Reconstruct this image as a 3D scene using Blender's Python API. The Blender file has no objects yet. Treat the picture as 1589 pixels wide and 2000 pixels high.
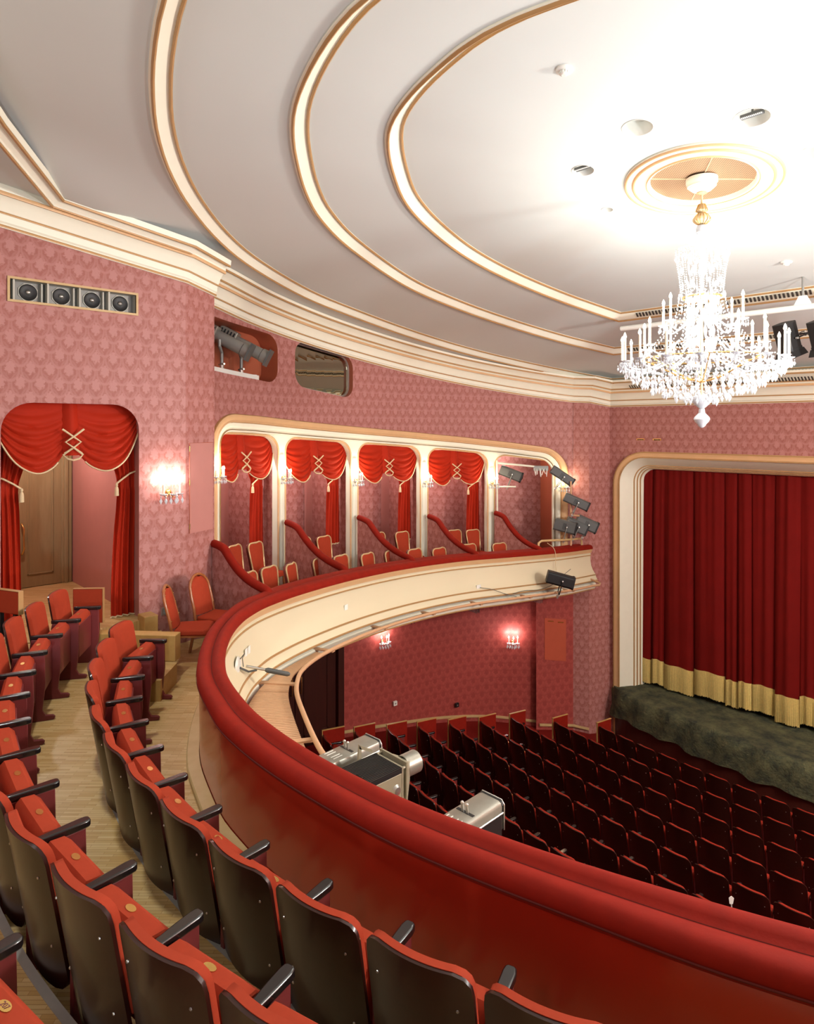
import bpy, bmesh, math, random
from mathutils import Vector, Matrix
from mathutils.geometry import delaunay_2d_cdt

scene = bpy.context.scene
COL = scene.collection
R = math.radians
random.seed(7)

# ------------------------------------------------------------------ camera, world, lamps, exposure
# Room axes: X to the right when facing the stage, Y towards the stage, Z up; eye level is Z = 0.
cam_data = bpy.data.cameras.new('camera')
cam = bpy.data.objects.new('camera', cam_data)
COL.objects.link(cam)
cam_data.sensor_fit = 'HORIZONTAL'
cam_data.sensor_width = 36.0
cam_data.lens = 36.0 * 1300.0 / 1589.0
cam_data.shift_y = -(1000.0 - 835.0) / 1589.0
cam_data.clip_start = 0.05
cam_data.clip_end = 200
cam.location = (0, 0, 0)
cam.rotation_euler = (R(90), 0, R(47))
scene.camera = cam

world = bpy.data.worlds.new('world')
scene.world = world
world.use_nodes = True
world.node_tree.nodes['Background'].inputs[0].default_value = (1.0, 0.9, 0.8, 1)
world.node_tree.nodes['Background'].inputs[1].default_value = 0.05

vs = scene.view_settings
vs.view_transform = 'Standard'
vs.look = 'None'
vs.exposure = 0.0
vs.gamma = 1.0
vs.use_curve_mapping = False
scene.cycles.use_denoising = True
scene.cycles.max_bounces = 7
scene.cycles.diffuse_bounces = 2
scene.cycles.glossy_bounces = 3
scene.cycles.transmission_bounces = 5
scene.cycles.sample_clamp_indirect = 6.0
scene.cycles.caustics_reflective = False
scene.cycles.caustics_refractive = False

WARM = (0.98, 0.98, 0.93)
FILL = (0.93, 1.0, 0.96)
def lamp(name, loc, watts, col=WARM, size=0.06, parent=None, kind='POINT', rot=None, spot=None):
    d = bpy.data.lights.new(name, kind)
    d.energy = watts
    d.color = col
    if kind == 'AREA':
        d.size = size
    else:
        d.shadow_soft_size = size
    o = bpy.data.objects.new(name, d)
    COL.objects.link(o)
    o.location = loc
    if rot: o.rotation_euler = rot
    if parent: o.parent = parent
    return o

CHANDELIER_W = 235.0      # all candles together
SCONCE_W = 9.0
# fill lamps added out of view: rear of the balcony and the right-hand side
lamp('balcony_fill_lamp', (-5.8, -1.2, 1.8), 45, FILL, 0.35)
d_ = lamp('balcony_fill_spot', (-5.3, 1.1, 2.7), 440, FILL, 0.15, kind='SPOT', rot=(R(8), R(-6), 0))  # spot without a fixture, added to brighten the balcony floor
d_.data.spot_size = R(105); d_.data.spot_blend = 0.6
lamp('balcony_fill_lamp', (-0.6, -2.4, 2.2), 120, FILL, 0.35)  # unseen fill for the parapet's inner face
lamp('right_fill_lamp', (2.8, 8.6, 0.6), 1850, FILL, 0.3)  # strong unseen fill added to lift the box wall, cornice and fascia
lamp('right_fill_lamp', (2.5, 12.0, 0.2), 380, FILL, 0.3)
for ux, uy, tx, ty, uw in ((1.9, 5.6, -5.5, 7.5, 950), (1.6, -1.5, -5.0, 2.0, 850)):  # unseen spots added to put direct light on the ceiling
    u_ = lamp('ceiling_fill_spot', (ux, uy, -0.9), uw, (0.84, 0.99, 1.08), 0.2, kind='SPOT', rot=Vector((tx - ux, ty - uy, 3.6)).to_track_quat('-Z', 'Y').to_euler())
    u_.data.spot_size = R(100); u_.data.spot_blend = 0.8
# unseen fill lamps added to brighten the boxes, the niche and the door vestibule
for bx, by, bz, bw in ((-11.0, 5.75, -0.28, 60), (-11.6, 7.75, -0.38, 60), (-11.75, 9.75, -0.48, 60), (-11.5, 11.9, -0.62, 60), (-11.0, 13.7, -0.9, 30), (-10.7, 2.5, 0.25, 75), (-10.55, 4.95, 1.45, 9)):
    lamp('recess_fill_lamp', (bx, by, bz), bw, WARM, 0.08)
for yy, xx in ((5.2, 2.6), (7.1, 3.2), (9.0, 3.4), (10.9, 3.3), (12.7, 2.9)):
    lamp('right_box_lamp', (xx - 0.35, yy, -0.75 - 0.08 * (yy - 5)), 20, WARM, 0.1)

# ------------------------------------------------------------------ colours and materials
def lin(c):
    return tuple(((v / 255.0) / 12.92 if v / 255.0 <= 0.04045 else ((v / 255.0 + 0.055) / 1.055) ** 2.4) for v in c)

class NT:
    def __init__(s, mat):
        mat.use_nodes = True
        s.t = mat.node_tree
        s.n = s.t.nodes
        s.b = s.n['Principled BSDF']
    def new(s, typ, **kw):
        n = s.n.new(typ)
        for k, v in kw.items():
            if k == 'ins':
                for i, val in v.items():
                    n.inputs[i].default_value = val
            else:
                setattr(n, k, v)
        return n
    def link(s, a, b): s.t.links.new(a, b)
    def math(s, op, a, b=None, c=None):
        n = s.n.new('ShaderNodeMath'); n.operation = op
        for i, v in enumerate((a, b, c)):
            if v is None: continue
            if isinstance(v, (int, float)): n.inputs[i].default_value = v
            else: s.link(v, n.inputs[i])
        return n.outputs[0]
    def mix(s, fac, a, b):
        n = s.n.new('ShaderNodeMix'); n.data_type = 'RGBA'
        for sock, v in ((n.inputs[0], fac), (n.inputs[6], a), (n.inputs[7], b)):
            if isinstance(v, (int, float)): sock.default_value = v
            elif isinstance(v, tuple): sock.default_value = (*v[:3], 1)
            else: s.link(v, sock)
        return n.outputs[2]

def pmat(name, rgb, rough=0.5, metal=0.0, noise=0.06, nscale=6.0, sheen=0.0, coat=0.0, bump=0.0, bscale=60.0, emit=None, spec=0.5):
    m = bpy.data.materials.new(name)
    t = NT(m)
    base = lin(rgb)
    tc = t.new('ShaderNodeTexCoord')
    nz = t.new('ShaderNodeTexNoise', ins={2: nscale, 3: 4.0})
    t.link(tc.outputs['Object'], nz.inputs[0])
    dark = tuple(v * (1 - noise * 1.6) for v in base)
    light = tuple(min(1, v * (1 + noise * 1.6)) for v in base)
    t.link(t.mix(nz.outputs[0], dark, light), t.b.inputs['Base Color'])
    t.b.inputs['Roughness'].default_value = rough
    t.b.inputs['Metallic'].default_value = metal
    t.b.inputs['Specular IOR Level'].default_value = spec
    if sheen:
        t.b.inputs['Sheen Weight'].default_value = sheen
        t.b.inputs['Sheen Roughness'].default_value = 0.4
        t.b.inputs['Sheen Tint'].default_value = (*tuple(min(1, v * 2.5 + .05) for v in base), 1)
    if coat:
        t.b.inputs['Coat Weight'].default_value = coat
        t.b.inputs['Coat Roughness'].default_value = 0.08
    if bump:
        n2 = t.new('ShaderNodeTexNoise', ins={2: bscale, 3: 3.0})
        t.link(tc.outputs['Object'], n2.inputs[0])
        bp = t.new('ShaderNodeBump', ins={0: bump, 1: 0.01})
        t.link(n2.outputs[0], bp.inputs['Height'])
        t.link(bp.outputs[0], t.b.inputs['Normal'])
    if emit:
        t.b.inputs['Emission Color'].default_value = (*lin(emit[0]), 1)
        t.b.inputs['Emission Strength'].default_value = emit[1]
    return m

def wallpaper(name, ground, figure, pw=0.215, ph=0.36):
    """Staggered damask of wreaths with a rose in each, drawn from the surface's own metric UVs."""
    m = bpy.data.materials.new(name)
    t = NT(m)
    uv = t.new('ShaderNodeUVMap')
    sep = t.new('ShaderNodeSeparateXYZ')
    t.link(uv.outputs[0], sep.inputs[0])
    nz = t.new('ShaderNodeTexNoise', ins={2: 42.0, 3: 4.0, 4: 0.65})
    t.link(uv.outputs[0], nz.inputs[0])
    wob = t.math('MULTIPLY', t.math('SUBTRACT', nz.outputs[0], 0.5), 0.95)
    res = None
    for off in (0.0, 0.5):
        p = t.math('SUBTRACT', t.math('FRACT', t.math('ADD', t.math('DIVIDE', sep.outputs[0], pw), off)), 0.5)
        q = t.math('SUBTRACT', t.math('FRACT', t.math('ADD', t.math('DIVIDE', sep.outputs[1], ph), off)), 0.5)
        p2 = t.math('MULTIPLY', p, 2.0)
        q2 = t.math('MULTIPLY', q, 2.3)
        d = t.math('SQRT', t.math('ADD', t.math('MULTIPLY', p2, p2), t.math('MULTIPLY', q2, q2)))
        ang = t.math('ARCTAN2', q2, p2)
        pet = t.math('MULTIPLY', t.math('SINE', t.math('ADD', t.math('MULTIPLY', ang, 6.0), t.math('MULTIPLY', d, 5.0))), 0.06)
        d1 = t.math('ADD', t.math('ADD', d, pet), wob)
        rose = t.new('ShaderNodeMapRange', interpolation_type='SMOOTHSTEP', ins={1: 0.62, 2: 0.36, 3: 0.0, 4: 1.0})
        t.link(d1, rose.inputs[0])
        d2 = t.math('ABSOLUTE', t.math('SUBTRACT', t.math('ADD', d, t.math('MULTIPLY', q, 0.35)), 0.88))
        low = t.math('SUBTRACT', 0.62, t.math('MULTIPLY', q, 0.7))
        ring = t.new('ShaderNodeMapRange', interpolation_type='SMOOTHSTEP', ins={1: 0.16, 2: 0.05, 3: 0.0, 4: 0.75})
        t.link(t.math('ADD', d2, t.math('MULTIPLY', wob, 0.25)), ring.inputs[0])
        rg = t.math('MULTIPLY', ring.outputs[0], low)
        f = t.math('MAXIMUM', rose.outputs[0], rg)
        res = f if res is None else t.math('MAXIMUM', res, f)
    n2 = t.new('ShaderNodeTexNoise', ins={2: 1.1, 3: 2.0})
    t.link(uv.outputs[0], n2.inputs[0])
    g = lin(ground); fg = lin(figure)
    gmix = t.mix(n2.outputs[0], tuple(v * 0.93 for v in g), tuple(v * 1.07 for v in g))
    t.link(t.mix(res, gmix, fg), t.b.inputs['Base Color'])
    t.b.inputs['Roughness'].default_value = 0.55
    t.b.inputs['Specular IOR Level'].default_value = 0.35
    bp = t.new('ShaderNodeBump', ins={0: 0.08, 1: 0.004})
    t.link(res, bp.inputs['Height'])
    t.link(bp.outputs[0], t.b.inputs['Normal'])
    return m

def parquet(name, rot):
    m = bpy.data.materials.new(name)
    t = NT(m)
    tc = t.new('ShaderNodeTexCoord')
    mp = t.new('ShaderNodeMapping', ins={2: (0, 0, rot)})
    t.link(tc.outputs['Object'], mp.inputs[0])
    br = t.new('ShaderNodeTexBrick', offset=0.37, offset_frequency=2, squash=1.0,
               ins={1: (*lin((236, 204, 146)), 1), 2: (*lin((210, 168, 104)), 1), 3: (*lin((182, 138, 80)), 1),
                    4: 1.0, 5: 0.0015, 6: 0.2, 7: 0.0, 8: 0.19, 9: 0.024})
    t.link(mp.outputs[0], br.inputs[0])
    st = t.new('ShaderNodeMapping', ins={3: (3.0, 42.0, 1.0)})
    t.link(mp.outputs[0], st.inputs[0])
    nz = t.new('ShaderNodeTexNoise', ins={2: 1.0, 3: 4.0})
    t.link(st.outputs[0], nz.inputs[0])
    col = t.mix(t.math('MULTIPLY', nz.outputs[0], 0.55), br.outputs[0], lin((158, 112, 58)))
    t.link(col, t.b.inputs['Base Color'])
    t.b.inputs['Roughness'].default_value = 0.42
    bp = t.new('ShaderNodeBump', ins={0: 0.15, 1: 0.002})
    t.link(br.outputs[1], bp.inputs['Height'])
    bp.invert = True
    t.link(bp.outputs[0], t.b.inputs['Normal'])
    return m

def wood(name, a, b, rough=0.45, scale=(2.0, 2.0, 14.0), coat=0.0):
    m = bpy.data.materials.new(name)
    t = NT(m)
    tc = t.new('ShaderNodeTexCoord')
    mp = t.new('ShaderNodeMapping', ins={3: scale})
    t.link(tc.outputs['Object'], mp.inputs[0])
    nz = t.new('ShaderNodeTexNoise', ins={2: 2.0, 3: 5.0, 4: 0.6})
    t.link(mp.outputs[0], nz.inputs[0])
    t.link(t.mix(nz.outputs[0], lin(a), lin(b)), t.b.inputs['Base Color'])
    t.b.inputs['Roughness'].default_value = rough
    if coat:
        t.b.inputs['Coat Weight'].default_value = coat
        t.b.inputs['Coat Roughness'].default_value = 0.12
    return m

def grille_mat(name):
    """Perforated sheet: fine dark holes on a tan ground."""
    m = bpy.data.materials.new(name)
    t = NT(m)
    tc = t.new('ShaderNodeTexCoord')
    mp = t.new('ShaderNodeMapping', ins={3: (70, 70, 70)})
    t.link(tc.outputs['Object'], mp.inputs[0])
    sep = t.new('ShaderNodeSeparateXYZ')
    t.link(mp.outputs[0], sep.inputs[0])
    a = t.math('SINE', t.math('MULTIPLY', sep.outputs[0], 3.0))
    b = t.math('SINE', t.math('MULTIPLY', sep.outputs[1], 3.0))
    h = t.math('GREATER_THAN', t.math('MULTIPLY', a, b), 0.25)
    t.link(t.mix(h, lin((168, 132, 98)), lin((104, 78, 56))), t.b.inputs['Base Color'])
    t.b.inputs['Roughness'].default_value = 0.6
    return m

def grass_cover(name):
    m = bpy.data.materials.new(name)
    t = NT(m)
    tc = t.new('ShaderNodeTexCoord')
    nz = t.new('ShaderNodeTexNoise', ins={2: 3.5, 3: 8.0, 4: 0.7})
    t.link(tc.outputs['Object'], nz.inputs[0])
    cr = t.new('ShaderNodeValToRGB')
    cr.color_ramp.elements[0].position = 0.36; cr.color_ramp.elements[0].color = (*lin((38, 42, 30)), 1)
    cr.color_ramp.elements[1].position = 0.66; cr.color_ramp.elements[1].color = (*lin((96, 94, 62)), 1)
    t.link(nz.outputs[0], cr.inputs[0])
    t.link(cr.outputs[0], t.b.inputs['Base Color'])
    t.b.inputs['Roughness'].default_value = 0.9
    bp = t.new('ShaderNodeBump', ins={0: 0.7, 1: 0.04})
    n2 = t.new('ShaderNodeTexNoise', ins={2: 22.0, 3: 5.0})
    t.link(tc.outputs['Object'], n2.inputs[0])
    t.link(n2.outputs[0], bp.inputs['Height'])
    t.link(bp.outputs[0], t.b.inputs['Normal'])
    return m

def crystal_mat(name):
    m = bpy.data.materials.new(name)
    t = NT(m)
    t.b.inputs['Base Color'].default_value = (0.95, 0.96, 1.0, 1)
    t.b.inputs['Roughness'].default_value = 0.06
    t.b.inputs['Transmission Weight'].default_value = 0.3
    t.b.inputs['IOR'].default_value = 1.5
    return m

M = {}
M['ceiling'] = pmat('painted_ceiling', (217, 219, 214), 0.7, noise=0.02, nscale=0.7)
M['cream'] = pmat('cream_paint', (248, 241, 219), 0.45, noise=0.02)
M['fascia'] = pmat('cream_fascia_paint', (230, 214, 180), 0.5, noise=0.02, nscale=1.0)
M['gold'] = pmat('matt_gold_paint', (186, 142, 92), 0.42, metal=0.15, noise=0.05)
M['peach'] = pmat('peach_gold_paint', (222, 176, 128), 0.4, metal=0.05, noise=0.04)
M['paper'] = wallpaper('damask_wallpaper', (162, 97, 87), (184, 126, 119))
M['paper_low'] = wallpaper('stalls_damask_wallpaper', (172, 78, 68), (152, 62, 56), 0.24, 0.36)
M['plain_pink'] = pmat('plain_pink_wallpaper', (190, 126, 116), 0.6, noise=0.03)
M['terracotta'] = pmat('terracotta_paint', (176, 92, 62), 0.5, noise=0.03)
M['hatch'] = pmat('orange_red_paint', (186, 84, 58), 0.45, noise=0.04)
M['velvet'] = pmat('red_velvet', (134, 25, 10), 0.75, noise=0.12, nscale=9, sheen=0.06, bump=0.1, spec=0.15)
M['drape'] = pmat('scarlet_drape_velvet', (168, 38, 14), 0.7, noise=0.08, nscale=5, sheen=0.06, spec=0.15)
M['seat_red'] = pmat('red_seat_plush', (160, 56, 32), 0.8, noise=0.06, nscale=25, sheen=0.06, spec=0.15)
M['stalls_red'] = pmat('dark_red_stalls_plush', (142, 40, 26), 0.85, noise=0.06, nscale=25, spec=0.12)
M['stage_red'] = pmat('dark_red_stage_velvet', (108, 16, 12), 0.8, noise=0.1, nscale=2.5, sheen=0.06, spec=0.1)
M['seam'] = pmat('dark_red_seam', (92, 20, 12), 0.9, noise=0.05)
M['lacquer'] = pmat('red_lacquered_panel', (178, 48, 28), 0.24, noise=0.06, nscale=1.5, coat=0.35, spec=0.6)
M['dark_wood'] = wood('dark_stained_plywood', (34, 13, 10), (52, 20, 13), 0.32, (3, 3, 10), coat=0.22)
M['dark_wood'].node_tree.nodes['Principled BSDF'].inputs['Specular IOR Level'].default_value = 0.25
M['maroon'] = pmat('maroon_painted_steel', (112, 40, 40), 0.45, noise=0.04)
M['black_arm'] = pmat('black_lacquered_wood', (26, 20, 20), 0.25, noise=0.05, coat=0.4)
M['parquet'] = parquet('oak_mosaic_parquet', R(-47))
M['oak'] = wood('light_oak', (204, 164, 100), (178, 132, 70), 0.4, (6, 6, 6))
M['oak_strip'] = wood('pale_oak_strip', (214, 182, 132), (190, 152, 98), 0.45, (4, 4, 4))
M['nosing'] = pmat('grey_aluminium_nosing', (178, 172, 164), 0.45, metal=0.3, noise=0.05, nscale=30)
M['door_oak'] = wood('brown_oak_door', (168, 144, 102), (136, 112, 74), 0.4, (9, 9, 1.2))
M['door_dark'] = wood('dark_mahogany', (70, 30, 22), (48, 20, 14), 0.4, (9, 9, 1.2))
M['brass'] = pmat('polished_brass', (226, 186, 110), 0.22, metal=0.9, noise=0.03)
M['steel'] = pmat('bright_steel', (200, 196, 188), 0.28, metal=0.85, noise=0.03)
M['grey_metal'] = pmat('grey_enamel', (138, 136, 130), 0.4, metal=0.25, noise=0.05)
M['cove_grey'] = pmat('light_grey_paint', (190, 184, 170), 0.5, noise=0.03)
M['silver_metal'] = pmat('brushed_grey_aluminium', (150, 144, 132), 0.36, metal=0.45, noise=0.1, nscale=14)
M['beige_metal'] = pmat('beige_grey_enamel', (158, 148, 124), 0.4, metal=0.15, noise=0.04)
M['charcoal'] = pmat('charcoal_enamel', (88, 88, 86), 0.5, metal=0.1, noise=0.05)
M['black'] = pmat('matt_black', (22, 20, 20), 0.5, noise=0.05)
M['void'] = pmat('dark_slot', (66, 58, 50), 0.8, noise=0.02)
M['white'] = pmat('white_plastic', (240, 236, 226), 0.4, noise=0.01)
M['rope'] = pmat('cream_braided_cord', (224, 196, 154), 0.7, noise=0.12, nscale=60, bump=0.4, bscale=120)
M['fringe'] = pmat('gold_bullion_fringe', (228, 198, 122), 0.6, noise=0.14, nscale=30)
M['nail_trim'] = pmat('gilt_chair_trim', (214, 184, 134), 0.35, metal=0.3, noise=0.2, nscale=90)
M['chair_side'] = pmat('brown_chair_side', (110, 46, 36), 0.6, noise=0.05)
M['chair_wood'] = wood('gilded_chair_wood', (176, 104, 58), (140, 76, 40), 0.3, (5, 5, 5), coat=0.4)
M['carpet'] = pmat('dark_red_carpet', (120, 26, 20), 0.95, noise=0.1, nscale=40, spec=0.1)
M['cover'] = grass_cover('mottled_green_stage_cover')
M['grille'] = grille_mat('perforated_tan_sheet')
M['crystal'] = crystal_mat('cut_crystal')
M['candle'] = pmat('ivory_candle_sleeve', (246, 232, 204), 0.4, noise=0.02)
M['bulb'] = pmat('glowing_candle_bulb', (255, 240, 215), 0.4, emit=((255, 232, 200), 14.0))
M['peach_pipe'] = pmat('peach_painted_pipe', (212, 162, 122), 0.4, noise=0.04)
M['slat'] = pmat('peach_painted_slats', (216, 166, 126), 0.45, noise=0.06, nscale=20)
M['booth'] = pmat('booth_beige_paint', (186, 176, 146), 0.7, noise=0.02)
M['paper_sheet'] = pmat('white_paper', (246, 242, 232), 0.8, noise=0.01)
glass = bpy.data.materials.new('lens_glass')
mirror = pmat('reflective_booth_glass', (176, 168, 146), 0.02, metal=1.0, noise=0.0)
_t = NT(glass)
_t.b.inputs['Base Color'].default_value = (0.92, 0.96, 0.93, 1)
_t.b.inputs['Roughness'].default_value = 0.0
_t.b.inputs['Transmission Weight'].default_value = 1.0
_t.b.inputs['IOR'].default_value = 1.03
M['glass'] = glass
M['mirror'] = mirror

# ------------------------------------------------------------------ mesh helpers
class MB:
    """Collects vertices, faces and UVs for ONE mesh object."""
    def __init__(s, xf=None):
        s.v = []; s.f = []; s.uv = {}; s.xf = xf
    def p(s, co):
        co = Vector(co)
        if s.xf is not None: co = s.xf @ co
        s.v.append(co[:]); return len(s.v) - 1
    def add(s, verts, faces):
        b = len(s.v)
        for c in verts: s.p(c)
        for f in faces: s.f.append(tuple(b + i for i in f))
    def box(s, x0, x1, y0, y1, z0, z1):
        s.add([(x0, y0, z0), (x1, y0, z0), (x1, y1, z0), (x0, y1, z0), (x0, y0, z1), (x1, y0, z1), (x1, y1, z1), (x0, y1, z1)],
              [(0, 3, 2, 1), (4, 5, 6, 7), (0, 1, 5, 4), (1, 2, 6, 5), (2, 3, 7, 6), (3, 0, 4, 7)])
    def prism(s, poly, axis, a, b):
        """poly: 2D outline; axis 'x','y','z' is the extrusion axis from a to b."""
        n = len(poly)
        def mk(q, w):
            if axis == 'z': return (q[0], q[1], w)
            if axis == 'y': return (q[0], w, q[1])
            return (w, q[0], q[1])
        vs_ = [mk(q, a) for q in poly] + [mk(q, b) for q in poly]
        fs = [tuple(reversed(range(n))), tuple(range(n, 2 * n))] + [(i, (i + 1) % n, n + (i + 1) % n, n + i) for i in range(n)]
        s.add(vs_, fs)
    def grid(s, rows, closed_u=False, closed_v=False):
        """rows: list of equally long lists of points."""
        b = len(s.v); nr = len(rows); nc = len(rows[0])
        for r in rows:
            for c in r: s.p(c)
        for i in range(nr if closed_v else nr - 1):
            for j in range(nc if closed_u else nc - 1):
                i2 = (i + 1) % nr; j2 = (j + 1) % nc
                s.f.append((b + i * nc + j, b + i * nc + j2, b + i2 * nc + j2, b + i2 * nc + j))
        return b
    def tube(s, pts, r, n=8, closed=False, caps=True):
        pts = [Vector(q) for q in pts]; m = len(pts)
        rad = r if isinstance(r, (list, tuple)) else [r] * m
        rows = []; up = None
        for i in range(m):
            if closed: d = pts[(i + 1) % m] - pts[i - 1]
            else: d = pts[min(i + 1, m - 1)] - pts[max(i - 1, 0)]
            if d.length < 1e-9: d = Vector((0, 0, 1))
            d.normalize()
            if up is None:
                up = Vector((0, 0, 1)) if abs(d.z) < 0.9 else Vector((1, 0, 0))
            a = up - d * up.dot(d)
            if a.length < 1e-6: a = d.orthogonal()
            a.normalize(); up = a
            c = d.cross(a)
            rows.append([pts[i] + (a * math.cos(2 * math.pi * k / n) + c * math.sin(2 * math.pi * k / n)) * rad[i] for k in range(n)])
        b = s.grid(rows, closed_u=True, closed_v=closed)
        if caps and not closed:
            s.f.append(tuple(b + k for k in reversed(range(n))))
            s.f.append(tuple(b + (m - 1) * n + k for k in range(n)))
    def lathe(s, prof, c=(0, 0, 0), n=16, axis='z'):
        rows = []
        for r, z in prof:
            row = []
            for k in range(n):
                a = 2 * math.pi * k / n
                if axis == 'z': q = (c[0] + r * math.cos(a), c[1] + r * math.sin(a), c[2] + z)
                elif axis == 'y': q = (c[0] + r * math.cos(a), c[1] + z, c[2] - r * math.sin(a))
                else: q = (c[0] + z, c[1] + r * math.cos(a), c[2] + r * math.sin(a))
                row.append(q)
            rows.append(row)
        s.grid(rows, closed_u=True)
    def octa(s, c, rx, rz, ry=None):
        ry = ry or rx
        x, y, z = c
        s.add([(x + rx, y, z), (x, y + ry, z), (x - rx, y, z), (x, y - ry, z), (x, y, z + rz), (x, y, z - rz)],
              [(0, 1, 4), (1, 2, 4), (2, 3, 4), (3, 0, 4), (1, 0, 5), (2, 1, 5), (3, 2, 5), (0, 3, 5)])
    def make(s, name, uvmap=None):
        me = bpy.data.meshes.new(name)
        me.from_pydata(s.v, [], s.f)
        if uvmap:
            l = me.uv_layers.new(name='UVMap')
            for lp in me.loops: l.data[lp.index].uv = uvmap[lp.vertex_index]
        return me

def finish(me, mat, smooth=None, fixn=True):
    if fixn:
        bm = bmesh.new(); bm.from_mesh(me)
        bmesh.ops.recalc_face_normals(bm, faces=bm.faces)
        bm.to_mesh(me); bm.free()
    if mat: me.materials.append(mat)
    if smooth is not None:
        for q in me.polygons: q.use_smooth = True
        me.set_sharp_from_angle(angle=R(smooth))
    me.update()

def obj(name, mb, mat, parent=None, smooth=None, uvmap=None, kind=None, bevel=0, label=None, fixn=True):
    me = mb.make(name, uvmap)
    finish(me, mat, smooth, fixn)
    o = bpy.data.objects.new(name, me)
    COL.objects.link(o)
    if parent: o.parent = parent
    if kind: o['kind'] = kind
    if label: o['label'] = label
    if bevel:
        bv = o.modifiers.new('bevel', 'BEVEL'); bv.width = bevel; bv.segments = 2; bv.limit_method = 'ANGLE'; bv.angle_limit = R(40)
    return o

def thing(name, label, cat, loc=(0, 0, 0), rz=0.0, group=None, rot=None):
    o = bpy.data.objects.new(name, None)
    COL.objects.link(o)
    o.empty_display_size = 0.1
    o.location = loc
    o.rotation_euler = rot if rot else (0, 0, rz)
    o['label'] = label; o['category'] = cat
    if group: o['group'] = group
    return o

def tag(o, label, cat, group=None):
    o['label'] = label; o['category'] = cat
    if group: o['group'] = group
    return o

KIDS = {}
def dup(root, loc, rz, label, group=None, skip=()):
    """A copy of a thing with copies of its parts and sub-parts, sharing mesh data."""
    r = root.copy(); COL.objects.link(r)
    r.location = loc; r.rotation_euler = (0, 0, rz); r['label'] = label
    if group: r['group'] = group
    for ch in KIDS[root.name]:
        if ch.name.split('.')[0] in skip: continue
        c = ch.copy(); COL.objects.link(c); c.parent = r
        for g in KIDS.get(ch.name, ()):
            d = g.copy(); COL.objects.link(d); d.parent = c
    return r
def remember(root):
    KIDS[root.name] = list(root.children)
    for c in root.children:
        KIDS[c.name] = list(c.children)

def ordinal(n):
    w = ['first', 'second', 'third', 'fourth', 'fifth', 'sixth', 'seventh', 'eighth', 'ninth', 'tenth', 'eleventh', 'twelfth',
         'thirteenth', 'fourteenth', 'fifteenth', 'sixteenth', 'seventeenth', 'eighteenth', 'nineteenth', 'twentieth']
    return w[n - 1]

def spline(pts, per=8, closed=False):
    """Catmull-Rom through points of any dimension."""
    n = len(pts); out = []
    for i in range(n if closed else n - 1):
        p0 = pts[i - 1] if (closed or i > 0) else tuple(2 * a - b for a, b in zip(pts[0], pts[1]))
        p1 = pts[i]; p2 = pts[(i + 1) % n]
        p3 = pts[(i + 2) % n] if (closed or i + 2 < n) else tuple(2 * a - b for a, b in zip(pts[-1], pts[-2]))
        for k in range(per):
            t = k / per
            out.append(tuple(0.5 * (2 * b + (c - a) * t + (2 * a - 5 * b + 4 * c - d) * t * t + (-a + 3 * b - 3 * c + d) * t ** 3)
                             for a, b, c, d in zip(p0, p1, p2, p3)))
    if not closed: out.append(tuple(pts[-1]))
    return out

def resample(pts, n):
    """n points evenly spaced along a polyline."""
    L = [0.0]
    for a, b in zip(pts[:-1], pts[1:]): L.append(L[-1] + math.dist(a, b))
    out = []; j = 0
    for i in range(n):
        s = L[-1] * i / (n - 1)
        while j < len(L) - 2 and L[j + 1] < s: j += 1
        t = (s - L[j]) / max(1e-9, L[j + 1] - L[j])
        out.append(tuple(a + (b - a) * t for a, b in zip(pts[j], pts[j + 1])))
    return out

def normals2(P, closed=False):
    """Mitred normals to the RIGHT of the direction of travel for a plan polyline."""
    n = len(P); N = []
    def seg(a, b):
        dx, dy = b[0] - a[0], b[1] - a[1]; l = math.hypot(dx, dy) or 1e-9
        return (dy / l, -dx / l)
    for i in range(n):
        if closed or 0 < i < n - 1:
            a = seg(P[i - 1], P[i]); b = seg(P[i], P[(i + 1) % n])
        elif i == 0: a = b = seg(P[0], P[1])
        else: a = b = seg(P[-2], P[-1])
        mx, my = a[0] + b[0], a[1] + b[1]; l = math.hypot(mx, my) or 1e-9
        mx, my = mx / l, my / l
        c = max(0.35, mx * a[0] + my * a[1])
        N.append((mx / c, my / c))
    return N

def sweep(mb, P, prof, closed=False, zf=None, loop=False, nscale=None):
    """Profile (n, dz) swept along plan path P; n is to the right of travel. Returns metric UVs."""
    N = normals2(P, closed)
    rows = []
    for d, dz in prof:
        if nscale and d < 0:
            NN = [(n[0] * w, n[1] * w) for n, w in zip(N, nscale)]
        else: NN = N
        rows.append([(p[0] + nn[0] * d, p[1] + nn[1] * d, (zf(p[0] + nn[0] * d, p[1] + nn[1] * d) if zf else p[2]) + dz) for p, nn in zip(P, NN)])
    b = mb.grid(rows, closed_u=closed, closed_v=loop)
    L = [0.0]
    for i in range(1, len(P)): L.append(L[-1] + math.hypot(P[i][0] - P[i - 1][0], P[i][1] - P[i - 1][1]))
    uv = []
    for k, (d, dz) in enumerate(prof):
        for i in range(len(P)): uv.append((L[i], rows[k][i][2]))
    return uv

def inside(p, poly):
    x, y = p; c = False; n = len(poly)
    for i in range(n):
        x1, y1 = poly[i]; x2, y2 = poly[i - 1]
        if (y1 > y) != (y2 > y) and x < (x2 - x1) * (y - y1) / (y2 - y1) + x1: c = not c
    return c

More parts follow.
